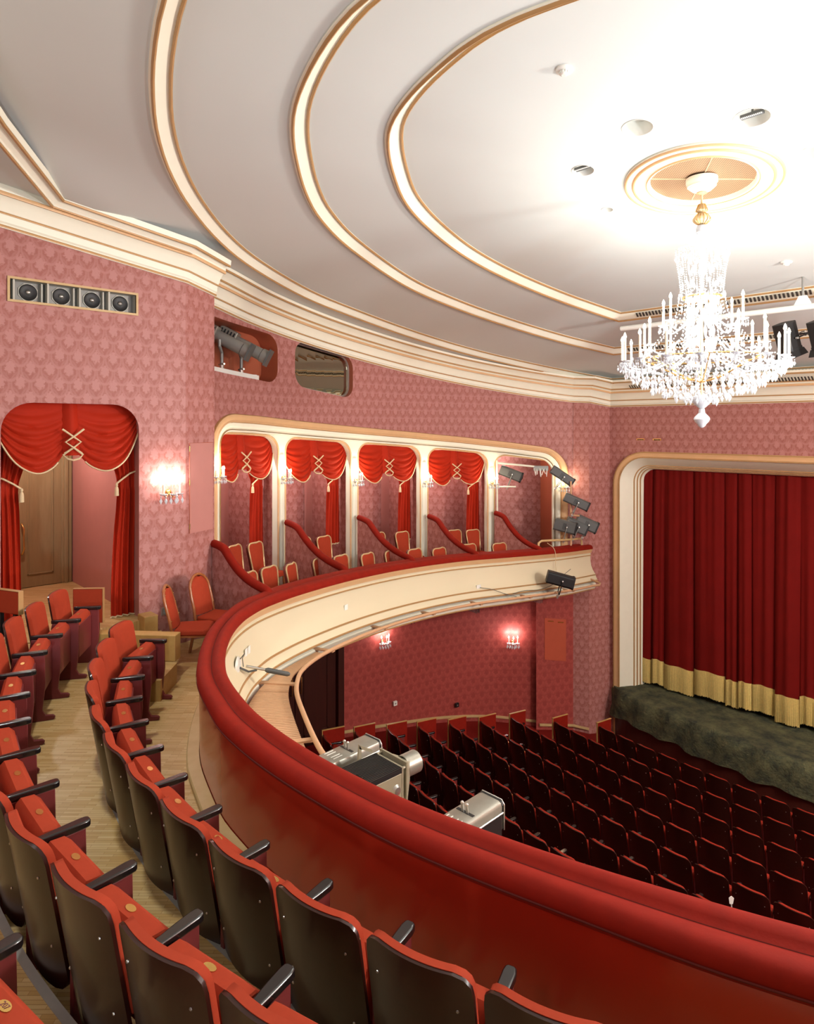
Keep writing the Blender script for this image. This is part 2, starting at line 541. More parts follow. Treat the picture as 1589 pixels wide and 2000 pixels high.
def plate(outer, holes=(), grid=None):
    """Triangulated flat region with holes -> (points, triangles)."""
    V = []; Ed = []
    for loop in [outer] + list(holes):
        b = len(V); n = len(loop)
        V += [Vector(q) for q in loop]
        Ed += [(b + i, b + (i + 1) % n) for i in range(n)]
    for q in (grid or []):
        if inside(q, outer) and not any(inside(q, h) for h in holes): V.append(Vector(q))
    vs_, _, fs, _, _, _ = delaunay_2d_cdt(V, Ed, [], 0, 1e-5)
    out = []
    for f in fs:
        c = sum((vs_[i] for i in f), Vector((0, 0))) / len(f)
        if inside(c, outer) and not any(inside(c, h) for h in holes): out.append(tuple(f))
    return [tuple(v) for v in vs_], out

def rrect(x0, x1, z0, z1, r, n=6, rb=None):
    """Rounded rectangle, anticlockwise; rb = radius of the lower corners."""
    rb = r if rb is None else rb
    out = []
    for cx, cz, rr, a0 in ((x1 - rb, z0 + rb, rb, -90), (x1 - r, z1 - r, r, 0), (x0 + r, z1 - r, r, 90), (x0 + rb, z0 + rb, rb, 180)):
        if rr < 1e-6: out.append((cx, cz)); continue
        for k in range(n + 1):
            a = R(a0 + 90 * k / n)
            out.append((cx + rr * math.cos(a), cz + rr * math.sin(a)))
    return out

def outline_sweep(mb, pts, prof, map3, closed=False):
    """prof (d, n): d = inset to the right of travel in the surface, n = height off it."""
    N = normals2(pts, closed)
    rows = []
    for d, n in prof:
        rows.append([map3(p[0] + q[0] * d, p[1] + q[1] * d, n) for p, q in zip(pts, N)])
    mb.grid(rows, closed_u=closed)

def surface(name, outer, holes, map3, mat, grid=None, kind='structure', parent=None, smooth=None, uvf=None, label=None):
    pts, tris = plate(outer, holes, grid)
    mb = MB()
    for a, b in pts: mb.p(map3(a, b, 0.0))
    mb.f = list(tris)
    uv = [uvf(a, b) if uvf else (a, b) for a, b in pts]
    return obj(name, mb, mat, parent, smooth, uv, kind, label=label, fixn=False)

def lattice(x0, x1, z0, z1, sx, sz):
    out = []
    nx = int((x1 - x0) / sx); nz = int((z1 - z0) / sz)
    for i in range(1, nx):
        for j in range(1, nz): out.append((x0 + (x1 - x0) * i / nx, z0 + (z1 - z0) * j / nz))
    return out

# ------------------------------------------------------------------ ceiling: a raked plane with three stepped rings
XC = -3.4
def P0(x, y): return 2.733 - 0.14 * (y - 7.4)
RING_L = {   # left half of each ring, from its stage corner round to the axis
    'c': [(-6.48, 11.55), (-6.73, 10.06), (-6.82, 8.72), (-6.75, 7.63), (-6.51, 6.65), (-6.17, 5.83), (-5.70, 5.18), (-5.25, 4.70), (-4.88, 4.44), (-4.37, 4.24), (-3.75, 4.10), (XC, 4.07)],
    'b': [(-7.51, 13.14), (-7.91, 11.82), (-8.15, 10.42), (-8.25, 9.04), (-8.15, 7.67), (-7.62, 6.09), (-7.11, 5.17), (-6.59, 4.57), (-6.00, 4.05), (-5.59, 3.74), (-5.19, 3.50), (-4.72, 3.30), (-4.21, 3.14), (-3.8, 3.06), (XC, 3.04)],
    'a': [(-8.76, 15.20), (-9.30, 13.90), (-9.75, 12.48), (-10.03, 11.0), (-10.09, 9.49), (-9.98, 8.04), (-9.76, 6.71), (-9.18, 5.35), (-8.57, 4.47), (-7.80, 3.69), (-7.07, 3.12), (-6.36, 2.69), (-5.70, 2.38), (-5.13, 2.16), (-4.57, 1.99), (-4.0, 1.88), (XC, 1.85)],
}
def ring_path(key):
    half = resample(spline(RING_L[key], 8), 64)
    right = [(2 * XC - x, y) for x, y in reversed(half[:-1])]
    p = half + right
    a, b = right[-1], half[0]
    p += [(a[0] + (b[0] - a[0]) * k / 12, a[1] + (b[1] - a[1]) * k / 12) for k in range(1, 12)]
    return p
def offset(P, d):
    return [(p[0] + n[0] * d, p[1] + n[1] * d) for p, n in zip(P, normals2(P, True))]
RINGS = {k: ring_path(k) for k in 'cba'}
UP = {'c': 0.0, 'b': -0.21, 'a': -0.42}
for i, k in enumerate('cba'):
    u = UP[k]; l = u - 0.10
    mb = MB(); sweep(mb, RINGS[k], [(-0.10, u + 0.01), (-0.10, u - 0.012), (-0.055, u - 0.018), (-0.045, u - 0.03), (0.03, l + 0.01), (0.045, l - 0.012), (0.082, l - 0.016), (0.094, l - 0.012), (0.094, l + 0.01)], True, P0)
    t = obj('trim_%d' % (i + 1), mb, M['cream'], kind='structure', smooth=50)
    for d0, z0 in ((-0.088, u - 0.012), (0.058, l - 0.016)):
        g = MB(); sweep(g, RINGS[k], [(d0 - 0.016, z0 + 0.004), (d0 - 0.012, z0 - 0.014), (d0, z0 - 0.022), (d0 + 0.014, z0 - 0.014), (d0 + 0.02, z0 + 0.004)], True, P0)
        obj('gold_bead', g, M['gold'], t, smooth=60)
    # ventilation slots in the straight run facing the house
    y0 = RINGS[k][0][1]; xa = RINGS[k][0][0]
    vm = MB(); x = xa + 0.35; c = 0
    while x < 0.2:
        if c % 26 < 21:
            zz = P0(x, y0) + u - 0.066
            vm.add([(x, y0 - 0.046, zz + 0.032), (x + 0.032, y0 - 0.046, zz + 0.032), (x + 0.032, y0 + 0.012, zz - 0.032), (x, y0 + 0.012, zz - 0.032)], [(0, 1, 2, 3)])
            vm.add([(x, y0 - 0.052, zz + 0.03), (x + 0.032, y0 - 0.052, zz + 0.03), (x + 0.032, y0 + 0.006, zz - 0.034), (x, y0 + 0.006, zz - 0.034)], [(0, 1, 2, 3)])
        x += 0.062; c += 1
    obj('vent_slots', vm, M['void'], t, kind='stuff')

DOWNLIGHTS = [(-4.08, 6.48, 0.12), (-3.21, 6.06, 0.145), (-2.32, 6.51, 0.155), (-4.37, 7.49, 0.07), (-2.08, 7.45, 0.13), (-2.37, 8.43, 0.11)]
ROSE = (-3.16, 7.4)
def circle(c, r, n=28): return [(c[0] + r * math.cos(2 * math.pi * k / n), c[1] + r * math.sin(2 * math.pi * k / n)) for k in range(n)]
inner = offset(RINGS['c'], -0.095)
surface('ceiling', inner, [circle(d[:2], d[2]) for d in DOWNLIGHTS] + [circle(ROSE, 0.56, 48)], lambda x, y, n: (x, y, P0(x, y)), M['ceiling'])
for ka, kb in (('c', 'b'), ('b', 'a')):
    pa = offset(RINGS[ka], 0.088); pb = offset(RINGS[kb], -0.095)
    mb = MB()
    rows = []
    for t in (0, 0.5, 1):
        rows.append([(a[0] + (b[0] - a[0]) * t, a[1] + (b[1] - a[1]) * t, P0(0, a[1] + (b[1] - a[1]) * t) + (UP[ka] - 0.10) * (1 - t) + UP[kb] * t) for a, b in zip(pa, pb)])
    mb.grid(rows, closed_u=True)
    obj('ceiling', mb, M['ceiling'], kind='structure', smooth=30)
hole = offset(RINGS['a'], 0.088)
def outer_drop(x, y):
    dist = min(math.hypot(x - p[0], y - p[1]) for p in hole)
    k = min(1.0, dist / 1.1)
    f = min(1, max(0, (abs(x - XC) - 4.0) / 1.0))
    g = 1 if y < 4.2 else max(0, 1 - (y - 4.2) / 0.6)
    return -0.52 - k * (0.04 + 0.16 * f * g)
surface('ceiling', [(-13, -4.2), (6.2, -4.2), (6.2, 17), (-13, 17)], [hole], lambda x, y, n: (x, y, P0(x, y) + outer_drop(x, y)), M['ceiling'],
        grid=lattice(-13, 6.2, -4.2, 17, 0.4, 0.4), smooth=30)

# ceiling rose round the chandelier
def tilt(cx, cy):
    """Frame lying in the raked ceiling plane."""
    m = Matrix.Translation((cx, cy, P0(cx, cy))) @ Matrix.Rotation(-math.atan(0.14), 4, 'X')
    return m
TR = tilt(*ROSE)
mb = MB(TR); mb.lathe([(0.82, 0.02), (0.82, -0.02), (0.79, -0.035), (0.74, -0.03), (0.70, -0.045), (0.68, -0.03), (0.60, -0.012), (0.575, -0.03), (0.55, -0.03), (0.53, 0.05)], n=72)
t = obj('trim_4', mb, M['cream'], kind='structure', smooth=45)
for r, z, w in ((0.80, -0.034, 0.017), (0.715, -0.043, 0.02), (0.575, -0.03, 0.009)):
    g = MB(TR); g.lathe([(r + w, z + 0.012), (r + w * 0.6, z - 0.008), (r, z - 0.013), (r - w * 0.6, z - 0.008), (r - w, z + 0.012)], n=72)
    obj('gold_bead', g, M['peach'], t, smooth=60)
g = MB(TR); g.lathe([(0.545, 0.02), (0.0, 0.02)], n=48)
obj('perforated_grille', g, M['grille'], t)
g = MB(TR)
for a in (35, 125, 215, 305):
    c, s_ = math.cos(R(a)), math.sin(R(a))
    g.tube([(0.12 * c, 0.12 * s_, 0.016), (0.54 * c, 0.54 * s_, 0.016)], 0.006, 5)
obj('grille_seam', g, M['rope'], t)

# ------------------------------------------------------------------ plan of the walls
QP = [(-9.80, 4.45), (-10.01, 5.02), (-10.49, 6.11), (-10.82, 7.43), (-10.95, 8.82), (-10.91, 10.26), (-10.67, 11.70), (-10.20, 13.04), (-9.68, 14.03), (-9.38, 14.47)]
QS = spline(QP, 10)
def wall_at(y):
    """Point, into-room normal and arc length of the curved box wall at depth y."""
    L = 0.0
    for a, b in zip(QS[:-1], QS[1:]):
        d = math.hypot(b[0] - a[0], b[1] - a[1])
        if y <= b[1] or b is QS[-1]:
            t = (y - a[1]) / (b[1] - a[1])
            return a[0] + (b[0] - a[0]) * t, ((b[1] - a[1]) / d, -(b[0] - a[0]) / d), L + d * t
        L += d
def wall_smooth(y):
    x, n, L = wall_at(y)
    n1 = wall_at(max(4.46, y - 0.15))[1]; n2 = wall_at(min(14.46, y + 0.15))[1]
    m = Vector((n1[0] + n2[0], n1[1] + n2[1])).normalized()
    return x, (m.x, m.y), L
def W3(y, z, n=0.0):
    x, nn, _ = wall_smooth(y)
    return (x + nn[0] * n, y + nn[1] * n, z)
def wall_rz(y):
    nn = wall_smooth(y)[1]
    return math.atan2(nn[0], -nn[1])          # local X along the wall, local -Y into the room
SL = [(4.4, 0.29), (5.34, 0.23), (6.11, 0.20), (7.43, 0.10), (8.82, 0.0), (10.26, -0.105), (11.70, -0.23), (13.04, -0.38), (13.66, -0.47), (14.6, -0.60)]
def S(y):
    for (a, za), (b, zb) in zip(SL[:-1], SL[1:]):
        if y <= b: return za + (zb - za) * (y - a) / (b - a)
    return SL[-1][1]

OPEN = [(5.22, 6.76), (6.97, 8.67), (8.90, 10.62), (10.86, 12.45), (12.66, 14.17)]
OPEN_TOP = -0.335
def shear(poly): return [(y, z + S(y)) for y, z in poly]
def dense(poly, step=0.12):
    out = []
    for a, b in zip(poly, poly[1:] + poly[:1]):
        n = max(1, int(math.dist(a, b) / step))
        out += [(a[0] + (b[0] - a[0]) * k / n, a[1] + (b[1] - a[1]) * k / n) for k in range(n)]
    return out
FRAME = shear(dense(rrect(5.0, 14.33, -3.3, 0.0, 0.55, 10, rb=0)))
NICHE = shear(dense(rrect(4.72, 6.66, 0.66, 1.54, 0.26, 6)))
NICHE = [(y, z + (6.0 - y) * 0.02) for y, z in NICHE]
WIN = dense(rrect(7.11, 8.66, 0.0, 0.88, 0.26, 6))
WIN = [(y, z + 0.80 - 0.13 * (y - 7.11)) for y, z in WIN]
top = [(y, P0(0, y) - 0.5) for y in [14.46 - k * 0.2 for k in range(51)]]
outer = [(4.46, -3.6)] + [(4.46 + k * 0.25, -3.6) for k in range(1, 40)] + [(14.46, -3.6)] + top
surface('wall_boxes', outer, [FRAME, NICHE, WIN], lambda y, z, n: W3(y, z, n), M['paper'], grid=lattice(4.46, 14.46, -3.6, 2.6, 0.16, 0.35), smooth=30,
        uvf=lambda y, z: (wall_at(y)[2], z))

# left wall with the door opening and the loudspeaker recess
XL = -8.95
DOORH = rrect(1.84, 3.45, -2.55, 0.30, 0.34, 8, rb=0)
SPK = [(1.93, 1.515), (3.41, 1.515), (3.41, 1.765), (1.93, 1.765)]
surface('wall_left', [(-4.2, -3.2), (4.1, -3.2), (4.1, P0(0, 4.1) - 0.5), (-4.2, P0(0, -4.2) - 0.5)], [DOORH, SPK], lambda y, z, n: (XL + n, y, z), M['paper'])
def wall_strip(name, P, z0, z1f, mat, n=1, parent=None):
    rows = [[(p[0], p[1], z0) for p in P], [(p[0], p[1], z1f(p[0], p[1])) for p in P]]
    mb = MB(); mb.grid(rows)
    L = [0.0]
    for a, b in zip(P[:-1], P[1:]): L.append(L[-1] + math.dist(a[:2], b[:2]))
    uv = [(l, z0) for l in L] + [(l, z1f(p[0], p[1])) for l, p in zip(L, P)]
    return obj(name, mb, mat, parent, uvmap=uv, kind='structure', fixn=False)
ctop = lambda x, y: P0(x, y) - 0.5
wall_strip('wall_facet', [(XL, 4.1), (-9.20, 4.66)], -3.2, ctop, M['paper'])
wall_strip('wall_return', [(-9.20, 4.66), (-9.86, 4.40)], -3.2, ctop, M['plain_pink'])
CORN = [(-9.38, 14.45), (-9.02, 14.61), (-8.86, 15.20), (-8.84, 15.26)]
wall_strip('wall_corner', CORN, -8.0, ctop, M['paper'])
# proscenium wall
YS = 15.26
PRO = rrect(-8.69, 1.89, -8.2, -0.60, 0.82, 12, rb=0)
surface('wall_stage', [(-8.84, -8.2), (3.0, -8.2), (3.0, 1.12), (-8.84, 1.12)], [[(x, max(z, -8.19)) for x, z in PRO]], lambda x, z, n: (x, YS, z), M['paper'])
# right-hand and rear walls, outside the picture
wall_strip('wall_right', [(2.0, 4.3), (2.0, -4.2)], -3.2, ctop, M['paper'])
wall_strip('wall_right', [(2.6, 15.26), (3.9, 12.5), (4.2, 9), (3.7, 6.2), (3.0, 4.3), (2.0, 4.3)], -8.2, ctop, M['paper'])
wall_strip('wall_back', [(2.0, -4.2), (XL, -4.2)], -3.2, ctop, M['paper'])

# cornice
CPROF = [(0.0, -0.02), (0.028, -0.02), (0.034, 0.0), (0.03, 0.03), (0.055, 0.05), (0.065, 0.12), (0.08, 0.135), (0.09, 0.16), (0.13, 0.235), (0.19, 0.29), (0.215, 0.31), (0.225, 0.34), (0.255, 0.36), (0.27, 0.395), (0.32, 0.44), (0.40, 0.49), (0.44, 0.51), (0.45, 0.56), (0.0, 0.60)]
CGOLD = [(0.03, 0.0, 0.014), (0.078, 0.13, 0.012), (0.215, 0.305, 0.022), (0.262, 0.372, 0.016), (0.43, 0.50, 0.016)]
def zc(x, y): return P0(x, y) - 1.10
def cornice(name, P, zf, prof, golds, vents=None):
    mb = MB(); sweep(mb, P, prof, False, zf)
    b = len(mb.v); n = len(P); k = len(prof)
    mb.f.append(tuple(i * n for i in range(k))); mb.f.append(tuple(i * n + n - 1 for i in reversed(range(k))))
    t = obj(name, mb, M['cream'], kind='structure', smooth=35)
    for d, z, w in golds:
        g = MB(); sweep(g, P, [(d - w * 0.3, z - w), (d + w * 0.8, z - w), (d + w, z), (d + w * 0.7, z + w), (d - w * 0.3, z + w)], False, zf)
        obj('gold_bead', g, M['gold' if w < 0.02 else 'peach'], t, smooth=50)
    return t
QC = resample([p for p in QS], 90)
cornice('trim_5', QC[:-1] + [(-9.36, 14.46), (-9.02, 14.60), (-8.86, 15.20), (-8.82, 15.25)], zc, CPROF, CGOLD)
ts = cornice('trim_6', [(-8.84, YS), (3.0, YS)], zc, CPROF, CGOLD)
vm = MB(); x = -8.1; c = 0
while x < 0.2:
    if c % 26 < 22:
        zz = zc(0, YS) + 0.455
        vm.add([(x, YS - 0.30, zz - 0.045), (x + 0.03, YS - 0.30, zz - 0.045), (x + 0.03, YS - 0.40, zz + 0.03), (x, YS - 0.40, zz + 0.03)], [(0, 1, 2, 3)])
    x += 0.06; c += 1
obj('vent_slots', vm, M['void'], ts, kind='stuff')
LP = [(0.0, -0.02), (0.028, -0.02), (0.034, 0.0), (0.03, 0.03), (0.05, 0.05), (0.06, 0.135), (0.075, 0.15), (0.085, 0.17), (0.12, 0.25), (0.17, 0.31), (0.2, 0.325), (0.21, 0.36), (0.21, 0.45), (0.0, 0.45)]
cornice('trim_7', [(XL, -4.2), (XL, 4.1), (-9.20, 4.66)], lambda x, y: P0(x, y) - 1.15, LP, [(0.03, 0.0, 0.014), (0.068, 0.143, 0.012), (0.195, 0.33, 0.022)])
# raised border band that follows the left wall and then strikes off across the ceiling
BP = [(-5.2, 0.35), (-7.15, 1.42), (-8.64, 2.36), (-8.66, 4.05), (-8.98, 4.72)]
zb_ = lambda x, y: P0(x, y) - 0.78
mb = MB(); sweep(mb, BP, [(-0.09, 0.12), (-0.09, -0.02), (-0.04, -0.02), (-0.03, 0.0), (0.05, 0.05), (0.06, 0.04), (0.10, 0.05), (0.11, 0.12)], False, zb_)
mb.f.append(tuple(i * len(BP) + len(BP) - 1 for i in range(8)))
t = obj('trim_8', mb, M['cream'], kind='structure', smooth=35)
for d, z in ((-0.065, -0.024), (0.08, 0.036)):
    g = MB(); sweep(g, BP, [(d - 0.02, z + 0.01), (d - 0.012, z - 0.012), (d + 0.012, z - 0.012), (d + 0.02, z + 0.01)], False, zb_)
    obj('gold_bead', g, M['gold'], t, smooth=50)

# ------------------------------------------------------------------ box arcade in the curved wall
mb = MB()
outline_sweep(mb, FRAME, [(0, 0), (0, -0.3)], W3, closed=True)
def pier_panel():
    holes = [shear(dense(rrect(a, b, -3.2, OPEN_TOP, 0.27, 8, rb=0))) for a, b in OPEN]
    inner_f = shear(dense(rrect(5.12, 14.21, -3.25, -0.12, 0.5, 10, rb=0)))
    return inner_f, holes
inf, holes = pier_panel()
fr = surface('trim_9', inf, holes, lambda y, z, n: W3(y, z, -0.10), M['cream'], grid=lattice(5.1, 14.3, -3.2, 0.2, 0.15, 0.4), smooth=30, label='cream arcade surround of the five boxes')
def open_path(a, b, top_, r, lo):      # up one side, over the arch and down the other, travelling clockwise as seen from the room
    pl = rrect(a, b, lo, top_, r, 8, rb=0)
    # pl: right-bottom, right corner ... left corner, left-bottom  -> reverse to run left, top, right
    return shear(dense(list(reversed(pl)))[:-int((b - a) / 0.12) or None])
def arch(a, b, top_, r, lo=-3.1):
    pts = [(a, lo + k * (top_ - r - lo) / 14) for k in range(14)]
    pts += [(a + r - r * math.cos(R(90 * k / 8)), top_ - r + r * math.sin(R(90 * k / 8))) for k in range(9)]
    nseg = max(2, int((b - a - 2 * r) / 0.12))
    pts += [(a + r + (b - a - 2 * r) * k / nseg, top_) for k in range(1, nseg)]
    pts += [(b - r + r * math.sin(R(90 * k / 8)), top_ - r + r * math.cos(R(90 * k / 8))) for k in range(9)]
    pts += [(b, top_ - r - (top_ - r - lo) * k / 14) for k in range(1, 15)]
    return shear(pts)
fo = arch(5.0, 14.33, 0.0, 0.55)
g = MB(); outline_sweep(g, fo, [(-0.012, 0.0), (-0.012, 0.03), (0.0, 0.045), (0.035, 0.05), (0.10, 0.02), (0.115, 0.03), (0.125, 0.03), (0.13, -0.04)], W3)
obj('gilded_moulding', g, M['peach'], fr, smooth=40, label='pinkish gold outer moulding')
g = MB(); outline_sweep(g, fo, [(0.12, -0.02), (0.14, 0.0), (0.19, 0.0), (0.235, -0.03), (0.25, -0.06), (0.26, -0.05), (0.29, -0.05), (0.30, -0.10)], W3)
obj('cream_moulding', g, M['cream'], fr, smooth=40)
for d, w in ((0.13, 0.008), (0.255, 0.006), (-0.006, 0.007)):
    g = MB(); outline_sweep(g, fo, [(d - w, -0.02), (d - w, 0.03 - d * 0.25), (d, 0.045 - d * 0.25), (d + w, 0.03 - d * 0.25), (d + w, -0.02)], W3)
    obj('gold_bead', g, M['gold'], fr, smooth=60)
for a, b in OPEN:
    p = arch(a, b, OPEN_TOP, 0.27)
    g = MB(); outline_sweep(g, p, [(-0.004, -0.10), (0.0, -0.13), (0.0, -0.24)], W3)
    obj('reveal', g, M['cream'], fr, smooth=40)
    g = MB(); outline_sweep(g, p, [(-0.034, -0.10), (-0.03, -0.085), (-0.012, -0.08), (-0.002, -0.09), (0.0, -0.11)], W3)
    obj('gold_bead', g, M['peach'], fr, smooth=60)
for y in (6.865, 8.785, 10.74, 12.555):
    g = MB()
    rows = []
    for k in range(12):
        z = S(y) - 3.1 + k * (3.1 + OPEN_TOP - 0.32) / 11
        w = 0.052
        rows.append([W3(y - w, z, -0.10), W3(y - w, z, -0.085), W3(y - w * 0.5, z, -0.075), W3(y, z, -0.07), W3(y + w * 0.5, z, -0.075), W3(y + w, z, -0.085), W3(y + w, z, -0.10)])
    g.grid(rows)
    obj('column', g, M['cream'], fr, smooth=40)

# recess behind the arcade
DR = 1.55
pts = [(5.0 + k * 0.25) for k in range(38)]
mb = MB(); mb.grid([[W3(y, S(y) - 3.4, -DR) for y in pts], [W3(y, S(y) + 0.1, -DR) for y in pts]])
uv = [(wall_at(y)[2], -3.4) for y in pts] + [(wall_at(y)[2], 0.1) for y in pts]
obj('wall_box_back', mb, M['paper'], uvmap=uv, kind='structure', fixn=False)
mb = MB(); mb.grid([[W3(y, S(y) - 0.02, -0.22) for y in pts], [W3(y, S(y) - 0.02, -DR - 0.1) for y in pts]])
obj('ceiling', mb, M['plain_pink'], kind='structure')
for y in (5.06, 6.865, 8.785, 10.74, 12.555, 14.27):
    mb = MB()
    for w in (-0.03, 0.03):
        b = len(mb.v)
        for n, z in ((-0.2, -3.4), (-DR, -3.4), (-DR, 0.0), (-0.2, 0.0)): mb.p(W3(y + w, z + S(y), n))
        mb.f.append((b, b + 1, b + 2, b + 3))
    uv = [(0, -3.4), (1.35, -3.4), (1.35, 0), (0, 0)] * 2
    obj('wall_box_divider', mb, M['paper'] if y < 14 else M['terracotta'], uvmap=uv, kind='structure', fixn=False)
for a, b in OPEN[:4]:      # plain papered door leaf in the back of each box, seen beside the damask
    g = MB(); yy = [a - 0.35 + k * (0.85) / 6 for k in range(7)]
    g.grid([[W3(max(4.5, y), S(y) - 3.3, -DR + 0.03) for y in yy], [W3(max(4.5, y), S(y) - 0.95, -DR + 0.03) for y in yy]])
    obj('wall_box_panel', g, M['plain_pink'], kind='structure', fixn=False)

# niche for the two profile spots and the control-booth window
mb = MB(); outline_sweep(mb, NICHE, [(0, 0), (0, -0.42)], W3, closed=True)
nr = obj('wall_niche', mb, M['terracotta'], kind='structure', smooth=40)
pts_, tris = plate(NICHE, [], lattice(4.7, 6.7, 0.7, 2.0, 0.2, 0.3))
mb = MB(); [mb.p(W3(y, z, -0.42)) for y, z in pts_]; mb.f = list(tris)
obj('niche_back', mb, M['terracotta'], nr)
mb = MB(); outline_sweep(mb, WIN, [(0, 0), (0, -0.20)], W3, closed=True)
wr = obj('window_1', mb, M['terracotta'], kind='structure', smooth=40)
mb = MB(); outline_sweep(mb, WIN, [(0.0, -0.16), (0.0, -0.12), (-0.035, -0.12), (-0.035, -0.16)], W3, closed=True)
obj('window_frame', mb, M['steel'], wr)
pts_, tris = plate(WIN, [], lattice(7.1, 8.7, 0.5, 1.7, 0.2, 0.3))
mb = MB()
for n in (-0.145, -0.151):
    b = len(mb.v); [mb.p(W3(y, z, n)) for y, z in pts_]
    mb.f += [tuple(b + i for i in f) for f in tris]
obj('window_pane', mb, M['mirror'], wr)

# ------------------------------------------------------------------ balcony parapet, floors, soffit
RAIL = [(2.1, 14.6), (2.0, 13.1), (2.1, 11.35), (2.2, 9.87), (2.04, 8.31), (1.68, 6.83), (1.17, 5.48), (0.62, 4.51), (0.2, 4.0), (-0.35, 3.58), (-0.92, 3.29), (-1.72, 2.98), (-2.28, 2.81), (-2.87, 2.68), (-3.45, 2.62), (-3.87, 2.61), (-4.26, 2.63), (-4.68, 2.68), (-5.32, 2.84), (-5.83, 3.06), (-6.35, 3.37), (-6.78, 3.70), (-7.14, 4.08), (-7.51, 4.58),
        (-7.97, 5.48), (-8.48, 6.83), (-8.84, 8.31), (-9.0, 9.87), (-8.92, 11.35), (-8.84, 13.1), (-8.93, 14.62)]
RP = resample(spline(RAIL, 10), 240)
def zr(x, y): return -2.2 - 0.07 * max(0.0, y - 4.0)
WT = [((-0.9, 3.3), 0.34), ((-2.3, 2.8), 0.29), ((-3.4, 2.62), 0.28), ((-4.3, 2.63), 0.29), ((-5.3, 2.84), 0.26), ((-6.03, 3.16), 0.25), ((-6.78, 3.7), 0.26), ((-7.14, 4.08), 0.28), ((-7.51, 4.58), 0.33), ((-7.97, 5.48), 0.42)]
def rail_width(p):
    ws = [(1.0 / (0.02 + (p[0] - q[0]) ** 2 + (p[1] - q[1]) ** 2) ** 2, w) for q, w in WT]
    if p[1] > 5.6 or p[0] > 0: return 0.43
    return sum(a * w for a, w in ws) / sum(a for a, w in ws)
RW = [rail_width(p) / 0.44 for p in RP]
for _ in range(3): RW = [RW[0]] + [(RW[i - 1] + RW[i] + RW[i + 1]) / 3 for i in range(1, len(RW) - 1)] + [RW[-1]]
def offo(P, d):
    N = normals2(P)
    return [(p[0] + n[0] * d * (w if d < 0 else 1), p[1] + n[1] * d * (w if d < 0 else 1)) for p, n, w in zip(P, N, RW)]
mb = MB(); sweep(mb, RP, [(-0.40, -0.08), (-0.39, -0.90)], False, zr, nscale=RW)
par = obj('wall_balcony', mb, M['lacquer'], kind='structure', smooth=40, label='curved balcony parapet with red lacquered inner face')
mb = MB(); sweep(mb, RP, [(-0.415, -0.10), (-0.435, -0.085), (-0.44, -0.05), (-0.43, -0.01), (-0.395, 0.015), (-0.34, 0.022), (-0.27, 0.012), (-0.225, -0.004), (-0.205, -0.006), (-0.17, 0.02), (-0.11, 0.034), (-0.05, 0.026), (-0.01, 0.0), (0.005, -0.04), (0.0, -0.07), (-0.06, -0.08)], False, zr, nscale=RW)
n_ = len(RP); mb.f.append(tuple(i * n_ + n_ - 1 for i in range(16)))
obj('velvet_rail', mb, M['velvet'], par, smooth=60, label='red velvet hand rail with a sewn groove')
mb = MB(); sweep(mb, RP, [(-0.219, -0.004), (-0.215, -0.0015), (-0.211, -0.004)], False, zr, nscale=RW)
obj('groove_seam', mb, M['seam'], par)
mb2 = MB(); sweep(mb2, RP, [(-0.442, -0.062), (-0.447, -0.068), (-0.441, -0.076)], False, zr, nscale=RW)
obj('rail_seam', mb2, M['seam'], par)
mb = MB(); sweep(mb, RP, [(-0.02, -0.07), (-0.005, -0.075), (-0.01, -0.10), (-0.03, -0.13), (-0.035, -0.165), (-0.055, -0.17)], False, zr)
obj('gilded_moulding', mb, M['peach'], par, smooth=40)
mb = MB(); sweep(mb, RP, [(-0.055, -0.165), (-0.06, -0.215), (-0.045, -0.22), (-0.045, -0.235), (-0.065, -0.24), (-0.06, -0.36), (-0.04, -0.48), (0.0, -0.58), (0.06, -0.66), (0.075, -0.675), (0.085, -0.70), (0.08, -0.715), (0.115, -0.79), (0.13, -0.80), (0.13, -0.83), (0.11, -0.84)], False, zr)
obj('fascia', mb, M['fascia'], par, smooth=35, label='cream painted balcony front')
for d, z, w in ((-0.042, -0.228, 0.010), (0.082, -0.69, 0.013), (0.132, -0.815, 0.014), (0.05, -1.04, 0.013)):
    mb = MB(); sweep(mb, RP, [(d - w, z + w), (d + w * 0.3, z + w), (d + w * 0.8, z), (d + w * 0.3, z - w), (d - w, z - w)], False, zr)
    obj('gold_bead', mb, M['gold'], par, smooth=60)
mb = MB(); sweep(mb, RP, [(0.12, -0.835), (0.055, -0.85), (0.045, -0.89)], False, zr)
obj('underside_cove', mb, M['cove_grey'], par, smooth=40, label='grey painted cove below the fascia')
mb = MB(); sweep(mb, RP, [(0.045, -0.885), (0.075, -0.895), (0.09, -0.93), (0.085, -0.98), (0.05, -1.03), (0.045, -1.05), (0.0, -1.06), (-0.06, -1.06)], False, zr)
obj('lower_moulding', mb, M['cream'], par, smooth=40)
# oak skirting at the foot of the parapet
near = [p for p in offo(RP, -0.40) if p[1] < 4.3]
mb = MB(); sweep(mb, near, [(0.0, 0.055), (-0.10, 0.05), (-0.11, 0.04), (-0.11, 0.0)], False, lambda x, y: -3.0)
obj('baseboard_balcony', mb, M['oak_strip'], kind='structure', smooth=40)

